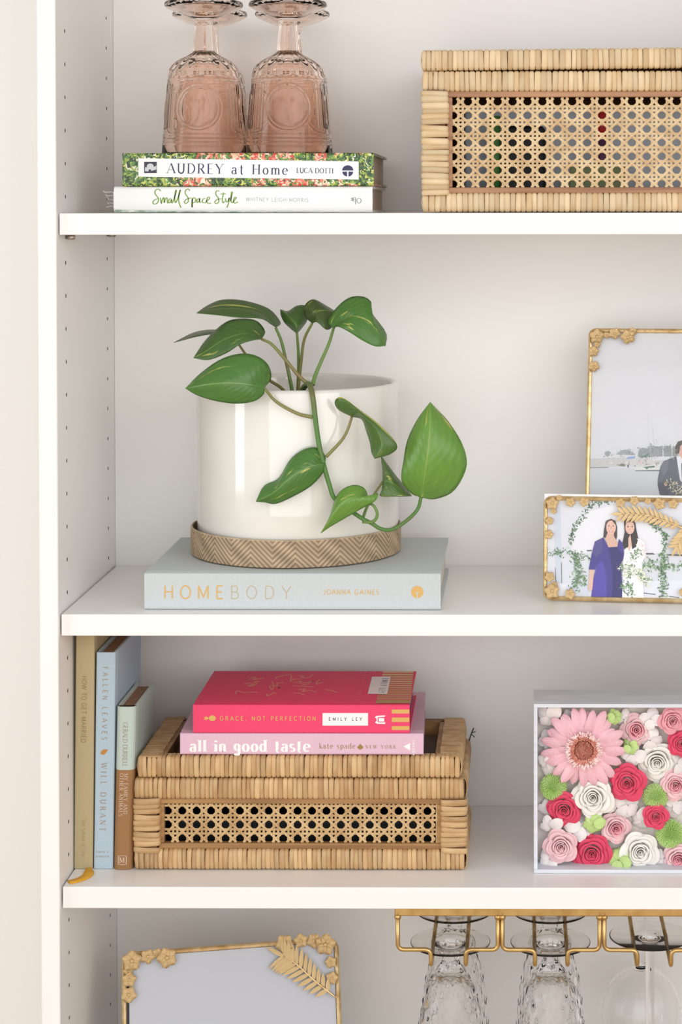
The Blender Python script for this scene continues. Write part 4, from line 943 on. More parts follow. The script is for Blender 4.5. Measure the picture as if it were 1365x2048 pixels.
# small frame in front
bl = on(1086, 1203, Z2); br = on(1365, 1209, Z2); bl.z = br.z = Z2+.0014
Ud = (br-bl).normalized(); H = (at(1090,992,bl.y+.012)-bl).length; Vd = (at(1089.5,992,bl.y+.012)-bl).normalized(); Vd = (Vd-Ud*Vd.dot(Ud)).normalized()
SF = Frame('picture_frame', 'small gold floral frame with a photo of two smiling women', bl, Ud, Vd, .158, H, bar=.0042, dep=.007, corner=.008)
zs = lambda x, y: (x/4.789+1080, y/4.789+960)
C_ = lambda pts: [zs(*q) for q in pts]; E_ = lambda x, y, a, b: [zs(*q) for q in ell(x, y, a, b, 18)]
sh = [((228,230,238), ((.004,.004),(.154,.004),(.154,H-.004),(.004,H-.004)))]
sh += [((240,241,247), C_([(300,700),(330,480),(480,300),(760,230),(1050,320),(1180,560),(1200,700)])), ((214,220,232), C_([(130,230),(200,260),(215,980),(150,1000)])), ((236,238,246), C_([(60,1000),(1500,960),(1500,1150),(60,1140)])), ((222,226,238), C_([(250,1020),(480,990),(470,1140),(260,1140)])),
 ((96,100,110), C_([(450,672),(500,670),(500,684),(452,686)])), ((90,94,104), C_([(1015,700),(1085,700),(1110,716),(1020,716)])), ((90,94,104), C_([(1215,710),(1390,715),(1390,732),(1215,724)])), ((110,112,122), C_([(968,1077),(1110,1093),(1110,1103),(968,1086)])), ((110,112,122), C_([(1240,1112),(1338,1124),(1338,1133),(1240,1120)])), ((130,134,144), C_([(145,840),(152,840),(160,1000),(150,1000)])), ((110,120,116), C_([(205,790),(212,790),(214,990),(206,990)]))]
GR = [(96,134,92),(70,110,70),(128,164,120),(160,190,150),(84,124,84)]
sh += sprig([zs(720,200),(zs(520,230)),zs(430,330),zs(330,470),zs(290,600)], 150, 3.2, [(60,92,64),(84,118,86),(110,140,108)], 3)
sh += sprig([zs(1050,400),zs(1150,470),zs(1210,560),zs(1190,640)], 110, 3.6, [(60,104,64),(84,128,86),(120,160,118)], 3)
sh += sprig([zs(80,690),zs(160,700),zs(260,690),zs(470,740)], 90, 4, GR+[(200,214,196)], 3) + sprig([zs(340,700),zs(350,850),zs(340,1040)], 160, 4.5, GR, 3) + sprig([zs(370,780),zs(400,900),zs(430,1000)], 60, 4, GR, 3)
sh += sprig([zs(1190,700),zs(1185,880),zs(1180,1120)], 190, 4.5, GR, 3) + sprig([zs(1000,810),zs(1100,820),zs(1250,830),zs(1420,820)], 150, 5, GR+[(210,220,200)], 3)
# two women standing
sh += [((70,58,60), C_([(610,548),(618,470),(632,400),(680,374),(725,390),(742,450),(742,540),(730,590),(700,560),(640,560)])), ((216,176,158), C_([(655,495),(712,495),(712,540),(748,600),(745,640),(660,645),(628,565)])), ((226,186,170), E_(684,455,47,66)), ((88,66,60), C_([(630,440),(650,400),(690,385),(735,440),(742,540),(735,420),(690,372),(640,388),(622,450)])), ((98,66,62), E_(665,441,9,4)), ((98,66,62), E_(705,441,9,4)), ((150,112,100), C_([(655,432),(665,428),(676,431),(665,431)])), ((150,112,100), C_([(694,431),(705,428),(715,432),(705,431)])), ((232,166,154), E_(654,468,10,8)), ((232,166,154), E_(716,468,10,8)), ((178,110,106), E_(684,494,22,8)), ((206,150,140), C_([(680,446),(688,446),(692,468),(678,468)])),
 ((70,60,140), C_([(470,858),(500,700),(530,590),(612,550),(640,610),(660,645),(745,640),(760,565),(800,610),(810,740),(780,800),(790,1000),(800,1138),(492,1138),(512,960),(545,820),(530,860)])), ((54,46,108), C_([(660,645),(745,640),(800,720),(780,820),(785,1138),(690,1138),(700,900)])), ((86,72,168), C_([(545,820),(600,770),(640,900),(640,1138),(492,1138),(512,960)])), ((86,78,140), C_([(505,700),(535,595),(600,565),(600,680),(545,740)])),
 ((222,184,168), C_([(480,860),(524,860),(512,960),(505,1050),(480,1070),(462,1040),(470,980)])),
 ((240,240,244), C_([(820,640),(950,560),(1010,600),(1020,720),(980,800),(1000,1138),(790,1138),(800,780)])), ((222,186,168), C_([(845,495),(888,495),(895,530),(890,600),(860,690),(838,640)])), ((54,46,48), C_([(808,400),(830,368),(880,364),(915,395),(925,470),(945,560),(925,640),(885,665),(880,600),(870,520),(850,560),(850,640),(810,665),(795,600),(815,500)])), ((230,190,174), E_(865,455,44,64)), ((54,46,48), C_([(815,440),(825,395),(865,378),(905,400),(915,445),(900,410),(865,398),(830,412)])), ((70,48,46), E_(846,449,9,4.5)), ((70,48,46), E_(886,449,9,4.5)), ((90,66,60), C_([(834,440),(846,434),(858,438),(846,438)])), ((90,66,60), C_([(874,438),(886,434),(898,440),(886,438)])), ((236,168,156), E_(836,474,9,8)), ((236,168,156), E_(896,474,9,8)), ((186,106,104), E_(865,499,22,8)), ((248,244,242), C_([(848,496),(882,496),(874,503),(856,503)])), ((214,156,140), E_(865,474,6,9))]
sh += [((246,242,240), C_([(668,491),(700,491),(693,497),(675,497)]))]
for k in range(260):
    x, y = rng.uniform(500, 800), rng.uniform(600, 1135); t_ = (y-600)/535
    if 545-60*t_ < x < 790 and not (655 < x < 745 and y < 650): sh.append((rng.choice([(112,100,186),(60,52,124),(96,84,172)]), [zs(x,y-3), zs(x+3,y), zs(x,y+3), zs(x-3,y)]))
sh += sprig([zs(960,590), zs(1000,680), zs(985,780)], 60, 4, [(236,224,222),(226,212,210),(246,242,244)], 2)
sh += sprig([zs(760,820),zs(850,830),zs(920,700),zs(960,700)], 90, 4, [(120,150,110),(84,118,84),(222,226,214)], 3) + sprig([zs(840,900),zs(900,860),zs(980,930),zs(1040,980)], 170, 6, [(236,236,226),(226,228,196),(150,172,130),(100,134,94),(244,244,240)], 3.4) + sprig([zs(790,1040),zs(860,1000),zs(880,1110)], 70, 3.5, GR, 3)
SF.picture(sh); SF.slab('glass_pane', .003, .003, .155, H-.003, -.0014, -.0004, GLASSM)
SF.slab('back_panel', .0005, .004, .1575, H+.0022, -.0055, -.0030, mat('clear_white_backing', srgb(238,240,242), .4))
SF.flowers([(x/4.789+1080, y/4.789+960, r/4.789) for x, y, r in [(125,222,62),(298,212,48),(430,208,48),(778,216,48),(910,198,46),(1150,225,62),(1282,228,50),(138,295,32),(98,390,40),(90,520,46),(100,925,50),(122,1062,74),(295,1090,52),(145,1000,34),(1372,1072,40),(190,170,30),(1040,200,34)]])
SF.fern([zs(790,325), zs(1000,330), zs(1200,390), zs(1400,470)], 12, lambda u, s: .0055+.0065*sin(pi*min(1,.25+u*.7)), .0034, 46, 50)
SF.fern([zs(1320,640), zs(1390,520), zs(1440,400)], 7, lambda u, s: .006+.006*sin(pi*min(1,.25+u*.7)), .0034, 50, 45)
MB().obox(SF.pt(.07,.01,-.006), SF.U*.02, SF.V*.07, SF.N*-.0015).build('easel_back', BLK, SF.e)
# frame in the bottom compartment
TLb, TRb = at(243, 1905, .105), at(677.5, 1873, .145)
TRb = TRb; Ud = (TRb-TLb).normalized()
low = at(247, 2048, .083); Vd = (TLb-low).normalized(); Vd = (Vd-Ud*Vd.dot(Ud)).normalized()
hh = (TLb.z-Z4-.009)/Vd.z
WF = Frame('picture_frame', 'gold floral frame with a blank grey print leaning in the bottom compartment', TLb-Vd*hh, Ud, Vd, (TRb-TLb).length, hh, bar=.0046, dep=.044, corner=.012)
WF.slab('photo_print', .0075, .005, WF.w-.005, hh-.005, -.004, -.0035, mat('grey_print', srgb(190,191,198), .4)); WF.slab('glass_pane', .004, .004, WF.w-.004, hh-.004, -.0025, -.0015, GLASSM)
WF.slab('back_panel', .002, .003, WF.w-.003, hh-.003, -.012, -.0105, BLK)
MB().obox(WF.pt(WF.w/2-.02,.0,-.0122), WF.U*.04, WF.V*.16, WF.N*-.002).build('easel_back', BLK, WF.e)
zc = lambda x, y: (x/2.844+220, y/2.844+1840)
WF.flowers([(*zc(x, y), r/2.844) for x, y, r in [(125,232,58),(215,208,42),(325,215,58),(110,340,42),(108,425,46),(105,290,30),(1225,140,60),(1160,118,42),(1255,240,34),(1262,330,36),(992,135,52),(1085,118,40),(270,190,30)]])
WF.fern([zc(985,205), zc(1060,250), zc(1165,345), zc(1285,440)], 12, lambda u, s: .008+.012*sin(pi*min(1,.35+u*.55)), .0044, 52, 66)

# ------------------------------------------------------------------ flower box
yB = on(1072,1747,Z3).y; X0 = at(1068.5,1600,yB).x; BXW = .235; ZT = at(1070,1408,yB).z; bd = .058
BOXM = mat('silvery_white_paper', srgb(228,231,238), .6, srgb(214,218,228), 60, (.3,1,3), bump=.1); 
fb_ = empty('flower_box', (X0+BXW/2, yB, Z3+.0002), 'silvery white open-fronted box packed with preserved flowers', 'box'); zb0 = Z3+.0002; tk = .0036
for nm, bx in (('box_top',(X0,X0+BXW,yB,yB+bd,ZT-tk,ZT)),('box_bottom',(X0,X0+BXW,yB,yB+bd,zb0,zb0+tk)),('box_side',(X0,X0+tk,yB,yB+bd,zb0+tk,ZT-tk)),('box_side',(X0+BXW-tk,X0+BXW,yB,yB+bd,zb0+tk,ZT-tk)),('box_back',(X0+tk,X0+BXW-tk,yB+bd-.003,yB+bd,zb0+tk,ZT-tk))):
    bevel(MB().box(*bx).build(nm, BOXM, fb_), .0005)
HOT = mat('hot_pink_petal', srgb(232,74,108), .6, srgb(222,56,94), 60, sheen=.3, sss=0, rnd=.06); BLUSH = mat('blush_petal', srgb(244,208,210), .6, srgb(238,186,194), 60, sheen=.2, rnd=.05); IVORY = mat('ivory_petal', srgb(246,243,238), .6, srgb(238,234,226), 60, rnd=.04)
MIDP = mat('rose_pink_petal', srgb(242,176,186), .6, srgb(236,156,170), 60, rnd=.05); HYD = mat('white_hydrangea_petal', srgb(246,242,240), .6, srgb(238,228,228), 70, rnd=.04); LIME = mat('lime_green_petal', srgb(206,230,156), .6, srgb(184,216,126), 60, rnd=.08)
GERB = mat('gerbera_petal', srgb(246,202,210), .55, srgb(240,180,194), 30, (4,1,.4), rnd=.08); GC = mat('gerbera_disc', srgb(228,164,146), .8, srgb(200,124,106), 250); GF = mat('gerbera_frill', srgb(250,226,222), .7, srgb(244,204,204), 150)
def petal_ring(R0, R1, hl, half, depth, curl=.1, point=.0):
    """one rose petal: a cupped sheet round the axis (-Y towards the viewer), lip rolled outwards"""
    V = []; n, m = 9, 10
    for i in range(n+1):
        t = i/n
        rho = R0+(R1-R0)*t**.8; h = -depth+(hl+depth)*sin(t*pi/2*1.0)
        if t > .75: q = (t-.75)/.25; rho += curl*q*q; h -= curl*.5*q*q
        for j in range(m+1):
            s = -1+2*j/m; ang = half*s*(.82+.18*sin(pi*min(1,t*1.0+.15)))*(1-.25*max(0,t-.7)/.3); hh2 = h-(.10*abs(s)**3+.05*s*s)*t*(1+depth*0)
            rr = rho*(1-(.04+.10*t*t)*s*s)+point*t*t*(1-abs(s))
            V.append((rr*sin(ang), -hh2, rr*cos(ang)))
    F = [(i*(m+1)+j, i*(m+1)+j+1, (i+1)*(m+1)+j+1, (i+1)*(m+1)+j) for i in range(n) for j in range(m)]
    return mesh('petal', V, F, True)
RINGS = [(.04,.09,.52,2.2,.3,.02,0,2),(.09,.19,.52,1.7,.3,.03,0,3),(.15,.30,.50,1.55,.35,.04,0,3),(.22,.42,.46,1.5,.35,.05,0,4),(.28,.55,.38,1.35,.35,.07,.02,4),(.34,.70,.26,1.2,.35,.10,.05,5),(.40,.84,.10,1.15,.3,.13,.08,5)]
RM = [(petal_ring(*r[:7]), r[7]) for r in RINGS]
for me, _ in RM: me.materials.append(HOT)
FG = 'preserved flowers in the box'
def rose(px, py, rp, y, mt, label, tilt=(0,0), seed=0, inner=None):
    p = at(px, py, y); R = (at(px+rp*1.1, py, y)-p).length; e = empty('rose', p, label, 'flower', FG); rg = random.Random(seed+int(px)); off = rg.uniform(0, 6)
    for k, (me, n) in enumerate(RM):
        for j in range(n):
            o = link('petal', me, e, mat=(inner if inner and k < 4 else mt)); a = off+2*pi*j/n+k*1.3+rg.uniform(-.15,.15); sc = R*rg.uniform(.95,1.06)
            o.rotation_euler = (tilt[0]+rg.uniform(-.05,.05), a, tilt[1]+rg.uniform(-.05,.05)); o.rotation_mode = 'YXZ' if False else 'XYZ'; o.scale = (sc, sc*.8, sc)
            o.matrix_local = (Matrix.Rotation(tilt[0], 4, 'X') @ Matrix.Rotation(tilt[1], 4, 'Z') @ Matrix.Rotation(a, 4, 'Y') @ Matrix.Rotation(rg.uniform(-.08,.08), 4, 'X') @ Matrix.Diagonal((sc, sc*.8, sc, 1)))
    return e
yf = yB+.017
RO = [(1255.4,1565,35,HOT,'hot pink rose touching the lower right of the gerbera',None),(1129.6,1618,34,HOT,'hot pink rose near the left wall of the flower box',None),(1184,1705,37,HOT,'largest hot pink rose at the bottom of the flower box',None),(1313,1633,24,HOT,'smallest hot pink rose, between two green button flowers',None),(1364,1487,26,HOT,'hot pink rose cut by the right edge of the picture',None),
 (1274,1459,31,BLUSH,'blush rose right of the gerbera, near the box top',MIDP),(1346,1441,26,MIDP,'rose pink bloom in the upper right of the flower box',MIDP),(1352,1570,28,BLUSH,'blush rose at the right edge under the white rose',MIDP),(1232,1655,29,BLUSH,'blush rose above the green cluster at the box bottom',MIDP),(1122,1692,32,BLUSH,'blush rose in the lower left corner of the flower box',None),(1358,1716,28,BLUSH,'blush rose at the bottom right edge of the picture',MIDP),
 (1315,1522,36,IVORY,'ivory rose at the right, below the two upper pink roses',None),(1187,1594,38,IVORY,'ivory rose directly below the gerbera',None),(1280,1702,36,IVORY,'ivory rose at the bottom right of the flower box',None)]
for i, (px, py, r, m_, lb, inn) in enumerate(RO): rose(px, py, r, yf+.004*((i*7) % 3-1), m_, lb, (random.uniform(-.12,.12), random.uniform(-.12,.12)), i, inn)
for i, (px, py, r, m_, lb) in enumerate([(1425,1450,33,IVORY,'ivory rose beyond the right edge, near the box top'),(1440,1540,36,HOT,'hot pink rose beyond the right edge of the picture'),(1425,1640,34,BLUSH,'blush rose beyond the right edge of the picture'),(1430,1708,32,HOT,'hot pink rose beyond the right edge, at the box bottom'),(1500,1470,34,BLUSH,'blush rose in the far upper right of the flower box'),(1505,1600,36,IVORY,'ivory rose at the far right wall of the flower box'),(1500,1690,34,MIDP,'rose pink bloom in the far lower right corner of the box')]): rose(px, py, r, yf, m_, lb, (0,0), 50+i)
# gerbera
def long_petal(w):
    V = []; n = 10
    for i in range(n+1):
        u = i/n; ww = w*(sin(pi*(.1+.82*u))**.6 if u < 1 else .12)
        for j in range(-3, 4): s = j/3; V.append((ww*s, -(.10*sin(pi*u*.8)+.03*cos(s*pi*2.5)*.5-.05*s*s-.14*u*u), .22+.78*u))
    me = mesh('petal', V, [(i*7+j,i*7+j+1,i*7+8+j,i*7+7+j) for i in range(n) for j in range(6)], True); me.materials.append(GERB); return me
p = at(1168,1497,yB+.008); R = (at(1252,1497,yB+.008)-p).length
ge = empty('gerbera', p, 'large pale pink gerbera daisy in the upper left of the flower box', 'flower', FG); LP = long_petal(.135); rg = random.Random(4)
for ring, (n_, sc, dy, lift) in enumerate(((22,1,.004,.10),(20,.9,.001,-.05),(16,.74,-.002,-.16))):
    for k in range(n_):
        s_ = sc*rg.uniform(.92,1.04)*R; o = link('petal', LP, ge)
        o.matrix_local = Matrix.Translation((0,dy,0)) @ Matrix.Rotation(2*pi*k/n_+ring*.15+rg.uniform(-.06,.06), 4, 'Y') @ Matrix.Rotation(lift+rg.uniform(-.07,.07), 4, 'X') @ Matrix.Rotation(rg.uniform(-.2,.2), 4, 'Z') @ Matrix.Diagonal((s_, s_, s_, 1))
M = MB()
for k in range(300):
    u = sqrt(k/300); a = k*2.39996; x, zz = cos(a)*u*.31*R, sin(a)*u*.31*R; big = u > .68
    h = R*(.07 if not big else .10)*rg.uniform(.7,1.3); r_ = R*(.016 if not big else .022); d = Vector((x, 0, zz)).normalized()*(.05*R if big else .0) if u > .05 else Vector()
    q = Vector((x, -.004-.05*R*(1-u), zz)); M.tube([p+q+Vector((0,.004,0)), p+q+d*.5-Vector((0,h*.6,0)), p+q+d-Vector((0,h,0))], [r_, r_*1.1, r_*.5], 5)
M.build('disc_florets', GC, ge, True)
M = MB()
for k in range(240):
    a = rg.uniform(0, 2*pi); u = rg.uniform(.27,.38)*R; d = Vector((cos(a),0,sin(a))); q = p+d*u-Vector((0,.005,0)); L = rg.uniform(.05,.11)*R
    M.tube([q, q+d*L*.5-Vector((0,L*.8,0)), q+d*L-Vector((0,L*.9,0))], [.016*R,.02*R,.012*R], 5)
M.build('frill_florets', GF, ge, True)
# green button flowers
def button(px, py, rp, label, y):
    p = at(px, py, y); R = (at(px+rp, py, y)-p).length; M = MB(); rg = random.Random(int(px))
    N_ = 420
    for k in range(N_):
        c = 1-k/N_*1.05; a = k*2.39996; sn = sqrt(max(0, 1-c*c)); d = Vector((sn*cos(a), -c*.8, sn*sin(a))); t = d.cross(Vector((.2,.9,.1))).normalized(); b = d.cross(t)
        l = R*.26; w = R*.055; q = p+d*R*.76; tip = q+d*l+t*rg.uniform(-.08,.08)*R
        M.add([q-t*w-b*w*.5, q+t*w-b*w*.5, q+b*w, tip-t*w*.6, tip+t*w*.6], [(0,1,4,3),(1,2,4),(2,0,3),(2,3,4)])
    M.lathe([(R*.05,-R*.5),(R*.6,-R*.3),(R*.75,R*.1),(R*.55,R*.5),(R*.05,R*.72)], 14, None, (0,0,0))
    for v in M.V[-70:]: y_, zz = v.y, v.z; v.y, v.z = -zz*.8, y_; v += p
    o = M.build('button_chrysanthemum', LIME); rebase(o); return tag(o, label, 'flower', FG)
for px, py, r, lb in ((1107.5,1573,27,'green button chrysanthemum at the left wall, below the gerbera'),(1312,1592,26,'green button chrysanthemum right of the hot pink rose'),(1341,1667,29,'green button chrysanthemum in the lower right of the picture'),(1455,1592,28,'green button chrysanthemum beyond the right edge of the picture')): button(px, py, r, lb, yf+.004)
# lime clusters and hydrangea florets
def round_petal():
    V = []; n, m = 7, 6
    for i in range(n+1):
        u = i/n; w = .46*sin(pi*(.06+.9*u))**.6 if u < 1 else .1
        for j in range(-m//2, m//2+1): s = j/(m/2); V.append((w*s, -(.12*sin(pi*u)-.10*s*s*u+.03*sin(s*6+u*5)), u))
    k = m+1; return mesh('petal', V, [(i*k+j,i*k+j+1,i*k+k+1+j,i*k+k+j) for i in range(n) for j in range(m)], True)
RP = round_petal(); RP.materials.append(HYD)
def floret(px, py, rp, label, y, mt, name='hydrangea_floret', n=4, seed=0):
    p = at(px, py, y); R = (at(px+rp*1.15, py, y)-p).length; e = empty(name, p, label, 'flower', FG); rg = random.Random(seed*31+int(px)); a0 = rg.uniform(0, 6); tx, tz = rg.uniform(-.4,.4), rg.uniform(-.4,.4)
    for k in range(n):
        s_ = R*rg.uniform(.85,1.15); o = link('petal', RP, e, mat=mt)
        o.matrix_local = Matrix.Translation((0, -.0011*k, 0)) @ Matrix.Rotation(tx, 4, 'X') @ Matrix.Rotation(tz, 4, 'Z') @ Matrix.Rotation(a0+2*pi*k/n+rg.uniform(-.2,.2), 4, 'Y') @ Matrix.Rotation(rg.uniform(-.5,.15), 4, 'X') @ Matrix.Diagonal((s_, s_, s_, 1))
    return e
yh = yf+.001
HY = [(1101,1434,26,'white hydrangea floret in the top left corner of the box'),(1140,1437,20,'white hydrangea floret above the gerbera'),(1096,1480,19,'white hydrangea floret at the left wall beside the gerbera'),(1095,1525,18,'white hydrangea floret left of the gerbera, lower'),(1106,1544,22,'white hydrangea floret above the left green button flower'),(1094,1614,17,'white hydrangea floret left of the left hot pink rose'),(1101,1650,22,'white hydrangea floret above the lower left blush rose'),
 (1161,1652,27,'white hydrangea floret between two hot pink roses'),(1128,1732,22,'white hydrangea floret fallen on the box floor'),(1098,1716,19,'white hydrangea floret in the lower left corner'),(1258,1610,28,'white hydrangea floret under the hot pink rose'),(1284,1640,24,'white hydrangea floret left of the small hot pink rose'),(1268,1508,22,'white hydrangea floret left of the right ivory rose'),(1356,1526,24,'white hydrangea floret at the right edge beside the ivory rose'),
 (1346,1612,26,'white hydrangea floret above the lower right button flower'),(1303,1438,20,'white hydrangea floret between the two upper pink roses'),(1314,1722,24,'white hydrangea floret at the box floor, right'),(1250,1437,18,'white hydrangea floret right of the green bit at the box top'),(1302,1480,24,'white hydrangea floret between the blush and hot pink roses'),(1216,1568,20,'white hydrangea floret tucked under the gerbera'),(1325,1552,22,'white hydrangea floret below the right ivory rose'),(1226,1610,20,'white hydrangea floret above the central blush rose'),
 (1390,1560,28,'white hydrangea floret just beyond the right edge'),(1470,1510,28,'white hydrangea floret far right, upper'),(1465,1660,28,'white hydrangea floret far right, lower'),(1390,1438,20,'white hydrangea floret at the top beyond the right edge')]
for i, (px, py, r, lb) in enumerate(HY): floret(px, py, r, lb, yh+.003*(i % 3), HYD, seed=i)
for i, (px, py, r, lb) in enumerate([(1230,1433,14,'lime green floret cluster at the box top beside the gerbera'),(1239,1718,24,'lime green floret cluster at the bottom right of the big rose'),(1188,1644,20,'lime green floret cluster left of the central blush rose'),(1262,1492,14,'lime green floret between gerbera and blush rose')]):
    floret(px, py, r, lb, yh-.002, LIME, 'lime_hydrangea', 7, 70+i)
MB().box(X0+tk, X0+BXW-tk, yB+.029, yB+bd-.0032, zb0+tk, ZT-tk).build('gap_backing', mat('pale_gap_backing', srgb(240,234,230), .9, srgb(222,214,204), 90, bump=.6), fb_)  # added pale backing, set forward to lighten the gaps between flowers

# ------------------------------------------------------------------ pink goblets
PINKG = glass('rose_pink_glass', (1.0,.88,.815,1), 0, 1.27); CLEAR = glass('clear_crystal', (1,1,1,1), 0, 1.3)
def goblet_pink():
    yq = .09; c = at(410,303,yq); s = lambda px: px*(at(411,200,yq)-at(410,200,yq)).length
    z = lambda py: at(410,py,yq).z-c.z
    outer = [(s(84.5),0),(s(84.8),z(300))]
    prof_o = [(303,84.5),(290,83.5),(270,81.5),(240,79),(210,76.5),(185,74.5),(160,72.5),(145,70.5),(134,67.5),(126,62),(119,54),(113,44),(108,34),(103,26),(100,21.5),(97,20),(93,21),(88,20.5),(70,18.8),(55,17.4),(45,16.8),(40,18.5),(37,17.5),(34,19),(31,26),(25,44),(18,62),(12,73),(9,77),(6,78),(3,77.8),(0,76.5),(-1.5,74),(1,68),(8,50),(15,32),(19,12)]
    P = []
    dense = []
    for i in range(len(prof_o)-1):
        (a, ra), (b, rb) = prof_o[i], prof_o[i+1]; k = (20 if a > 150 else 8) if i < 8 else 3
        dense += [(a+(b-a)*j/k, ra+(rb-ra)*j/k) for j in range(k)]
    dense.append(prof_o[-1])
    for py, r in dense: P.append((s(r), z(py)))
    n_out = len(P)
    inn = [(130,55),(140,64),(160,69),(200,72.8),(240,75.8),(280,79.3),(301,81.8)]
    inner = [(s(.8), z(117)), (s(20), z(118)), (s(40), z(122))]+[(s(r), z(py)) for py, r in inn]
    med_z, med_r = z(214), s(46)
    def disp(a, i, r, zz):
        if i < n_out:
            if zz < z(150):
                for pyr in (268, 276, 284): r += s(.9)*math.exp(-((zz-z(pyr))/s(1.8))**2)
                da = min((((a+pi/2-k*2*pi/3+pi) % (2*pi))-pi for k in range(3)), key=abs); d = sqrt((da*s(77))**2+(zz-med_z)**2)
                r += s(2.2)*math.exp(-((d-med_r)/s(1.7))**2)+s(1.6)*math.exp(-((d-med_r*.86)/s(1.4))**2)
                if d < med_r*.8: t = atan2(zz-med_z, da); r += s(.8)*cos(6*t)*sin(d/s(6))
                if abs(da) > .68 and z(255) < zz < z(165): r += s(.6)*cos(a*54)*min(1, (abs(da)-.68)*8)
                r += s(1.1)*math.exp(-((zz-z(157))/s(1.5))**2)
            elif zz < z(101): r *= 1+.022*cos(20*a)
            elif zz < z(42): r *= 1+.05*cos(8*a)
            elif zz > z(32): r *= 1+.0015*cos(24*a)
        return r, zz
    M = MB().lathe(inner+P[:0], 8); M = MB()
    full = [(0.0004, P[-1][1])]+P[::-1]+inner[::-1]+[(.0002, inner[0][1])]
    idx = {}
    def d2(a, i, r, zz):
        j = len(P)-i if 1 <= i <= len(P) else 10**6; j = len(P)-i
        return disp(a, j, r, zz) if 1 <= i <= len(P) else (r, zz)
    M.lathe(full, 320, d2); me = outward(mesh('pink_goblet', M.V, M.F, True)); me.materials.append(PINKG); return me
GM = goblet_pink()
def place(me, name, label, cat, px, py, y, zb, group, rz=0, sc=1):
    p = at(px, py, y); o = link(name, me, None, (p.x, y, zb)); o.rotation_euler.z = rz; o.scale = (sc,)*3; return tag(o, label, cat, group)
PG = 'upturned pink goblets on the books'; zt = TOPB+.0004
place(GM, 'pink_goblet', 'front left pink pressed-glass goblet, upside down on the floral book', 'goblet', 409, 303, .09, zt, PG)
place(GM, 'pink_goblet', 'front right pink pressed-glass goblet, upside down on the floral book', 'goblet', 577, 303, .09, zt, PG, .12)
place(GM, 'pink_goblet', 'rear left pink goblet, seen behind the front left one', 'goblet', 421, 303, .186, zt, PG, .7)
place(GM, 'pink_goblet', 'rear right pink goblet, seen behind the front right one', 'goblet', 586, 303, .186, zt, PG, .5)

# ------------------------------------------------------------------ stemware rack and hanging glasses
yR = .012; rack = empty('stemware_rack', at(1080,1825,yR), 'gold wire stemware rack under the lowest visible shelf', 'rack'); zU = Z3-.0207
xa = at(790,1825,yR).x; XE = .735; wr = .0021
zr = at(790,1831,yR).z
bevel(MB().box(xa, XE, yR-.002, yR+.0035, zr, zU-.0003).build('front_rail', GOLD, rack), .001)
bevel(MB().box(xa, XE, .225, .2305, zr, zU-.0003).build('rear_rail', GOLD, rack), .001)
zh = at(850,1899,yR).z; zl = at(862,1932,yR).z
zd = lambda x: at(x/2.294+770, 1890, yR).x
slots = [(60,212,372,520),(540,690,840,987),(1008,1160,1315,1470)]
pit = zd(540)-zd(60); xs = [tuple(zd(v) for v in q) for q in slots]+[tuple(zd(v)+pit*2.97 for v in slots[0])]
def rounded(P, r=.006, n=5):
    out = [Vector(P[0])]
    for i in range(1, len(P)-1):
        a, b, c = Vector(P[i-1]), Vector(P[i]), Vector(P[i+1]); u = (a-b).normalized(); v = (c-b).normalized(); rr = min(r, (a-b).length*.45, (c-b).length*.45)
        A, B = b+u*rr, b+v*rr
        out += [A*(1-t)**2+b*2*t*(1-t)+B*t*t for t in [k/n for k in range(n+1)]]
    return out+[Vector(P[-1])]
for k, (x0, x1, x2, x3) in enumerate(xs):
    for xo, xi in ((x0, x1), (x3, x2)):
        if xo > XE-.002: xo = XE-.004
        P = [(xo,yR,zr+.004),(xo,yR,zh),(xi,yR,zh),(xi,yR,zl),(xi,.228,zl),(xi,.228,zh),(xo,.228,zh),(xo,.228,zr+.004)]
        MB().tube(rounded(P), wr, 10).build('wire_rail', GOLD, rack, True)
        MB().lathe([(.0005,-.003),(.0028,-.002),(.0034,0),(.0028,.002),(.0005,.003)], 12, None, (xo,yR-.0005,zr-.001)).build('weld_bead', GOLD, rack, True)
foot_z = zl+wr+.0003
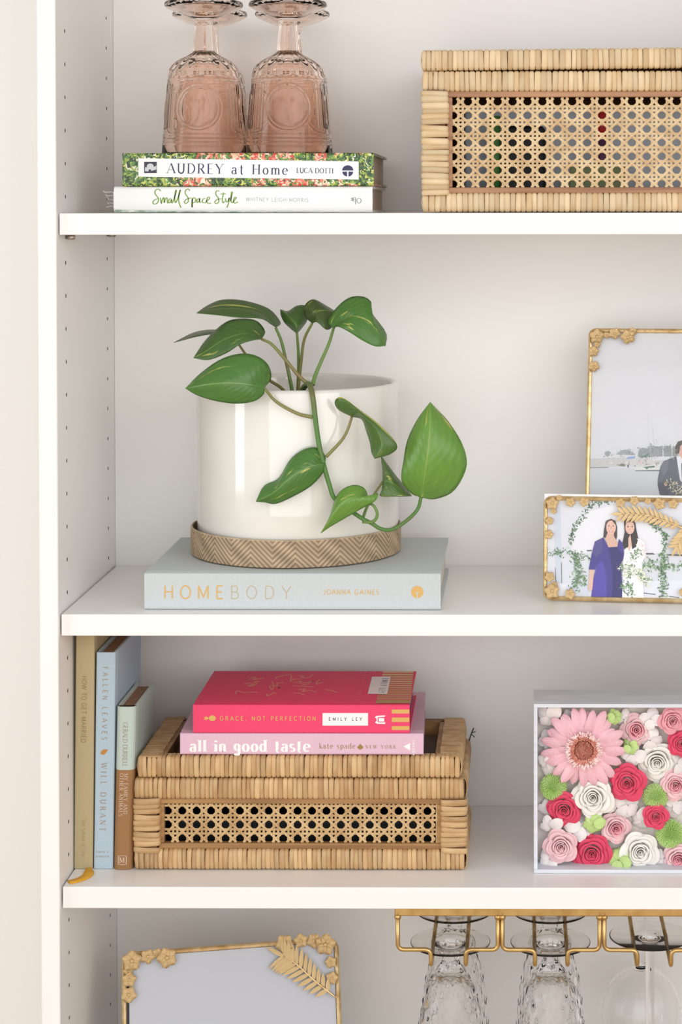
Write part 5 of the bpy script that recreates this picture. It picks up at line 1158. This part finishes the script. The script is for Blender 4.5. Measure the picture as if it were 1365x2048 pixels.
def goblet_clear():
    s = .0005; P = [(.3,1.2),(20,1.1),(50,.9),(76,.6),(79,.2),(79,-.5),(76,-.9),(50,-1.3),(30,-2.6),(22,-7),(19,-13),(16,-20),(15,-28),(16,-36),(20,-44),(28,-54),(36,-66),(44,-85),(52,-110),(60,-145),(66,-190),(70,-240),(73,-300),(74,-330)]
    D = []
    for i in range(len(P)-1):
        k = 10 if i >= 14 else 2; D += [(P[i][0]+(P[i+1][0]-P[i][0])*j/k, P[i][1]+(P[i+1][1]-P[i][1])*j/k) for j in range(k)]
    D.append(P[-1]); inner = [(71,-330),(69,-300),(66,-240),(62,-190),(56,-145),(48,-110),(38,-85),(24,-72),(.3,-70)]
    def disp(a, i, r, z):
        if i < len(D) and z < -44*s:
            f = min(1, (-z-44*s)/(30*s)); h = z/(46*s)
            d = abs(((a*7/pi+h) % 1)-.5)+abs(((a*7/pi-h) % 1)-.5)
            r += f*s*4.2*(d-.5)
        elif i < len(D) and z < -8*s: r *= 1+.05*cos(6*a)
        return r, z
    M = MB().lathe([(r*s, z*s) for r, z in D+inner], 168, disp); me = outward(mesh('crystal_goblet', M.V, M.F, True)); me.materials.append(CLEAR); return me
def wine_glass(stem, bowl):
    s = .0005; P = [(.3,1.2),(20,1.1),(50,.9),(78,.6),(81,.2),(81,-.5),(78,-.9),(40,-1.4),(18,-4),(11,-14),(9.5,-30),(8.8,-60),(8.5,-stem+30),(9.5,-stem+8),(12,-stem)]
    P += [(12+(bowl-12)*sin(pi/2*u), -stem-bowl*1.15*(1-cos(pi/2*u))) for u in [k/10 for k in range(1, 11)]]+[(bowl*.97,-stem-bowl*1.6),(bowl*.88,-stem-bowl*2.1)]
    inner = [(bowl*.87,-stem-bowl*2.1),(bowl*.955,-stem-bowl*1.6)]+[((bowl-2.2)*sin(pi/2*u), -stem-6-bowl*1.12*(1-cos(pi/2*u))) for u in [k/10 for k in range(10, 0, -1)]]+[(.3,-stem-6)]
    M = MB().lathe([(r*s, z*s) for r, z in P+inner], 96); me = outward(mesh('wine_glass', M.V, M.F, True)); me.materials.append(CLEAR); return me
CG = goblet_clear(); HG = 'clear glasses hanging from the gold rack'
for px, y, lb in ((900,.0686,'front left cut-crystal goblet hanging in the first rack slot'),(900+7,.155,'rear left cut-crystal goblet hanging behind the first'),(1105,.0686,'front cut-crystal goblet hanging in the second rack slot'),(1100,.155,'rear cut-crystal goblet in the second rack slot')):
    cx_ = (xs[0][1]+xs[0][2])/2 if px < 1000 else (xs[1][1]+xs[1][2])/2
    o = link('crystal_goblet', CG, None, (cx_+(.001 if y > .1 else 0), y, foot_z)); o.rotation_euler.z = px*.1; tag(o, lb, 'goblet', HG)
cx_ = (xs[2][1]+xs[2][2])/2
o = link('wine_glass', wine_glass(330, 80), None, (at(1299,1857,.1115).x-.001, .085, foot_z)); tag(o, 'front long-stemmed wine glass hanging in the third rack slot', 'wine glass', HG)
o = link('wine_glass', wine_glass(140, 84), None, (cx_-.002, .181, foot_z)); tag(o, 'rear short-stemmed wine glass hanging in the third rack slot', 'wine glass', HG)
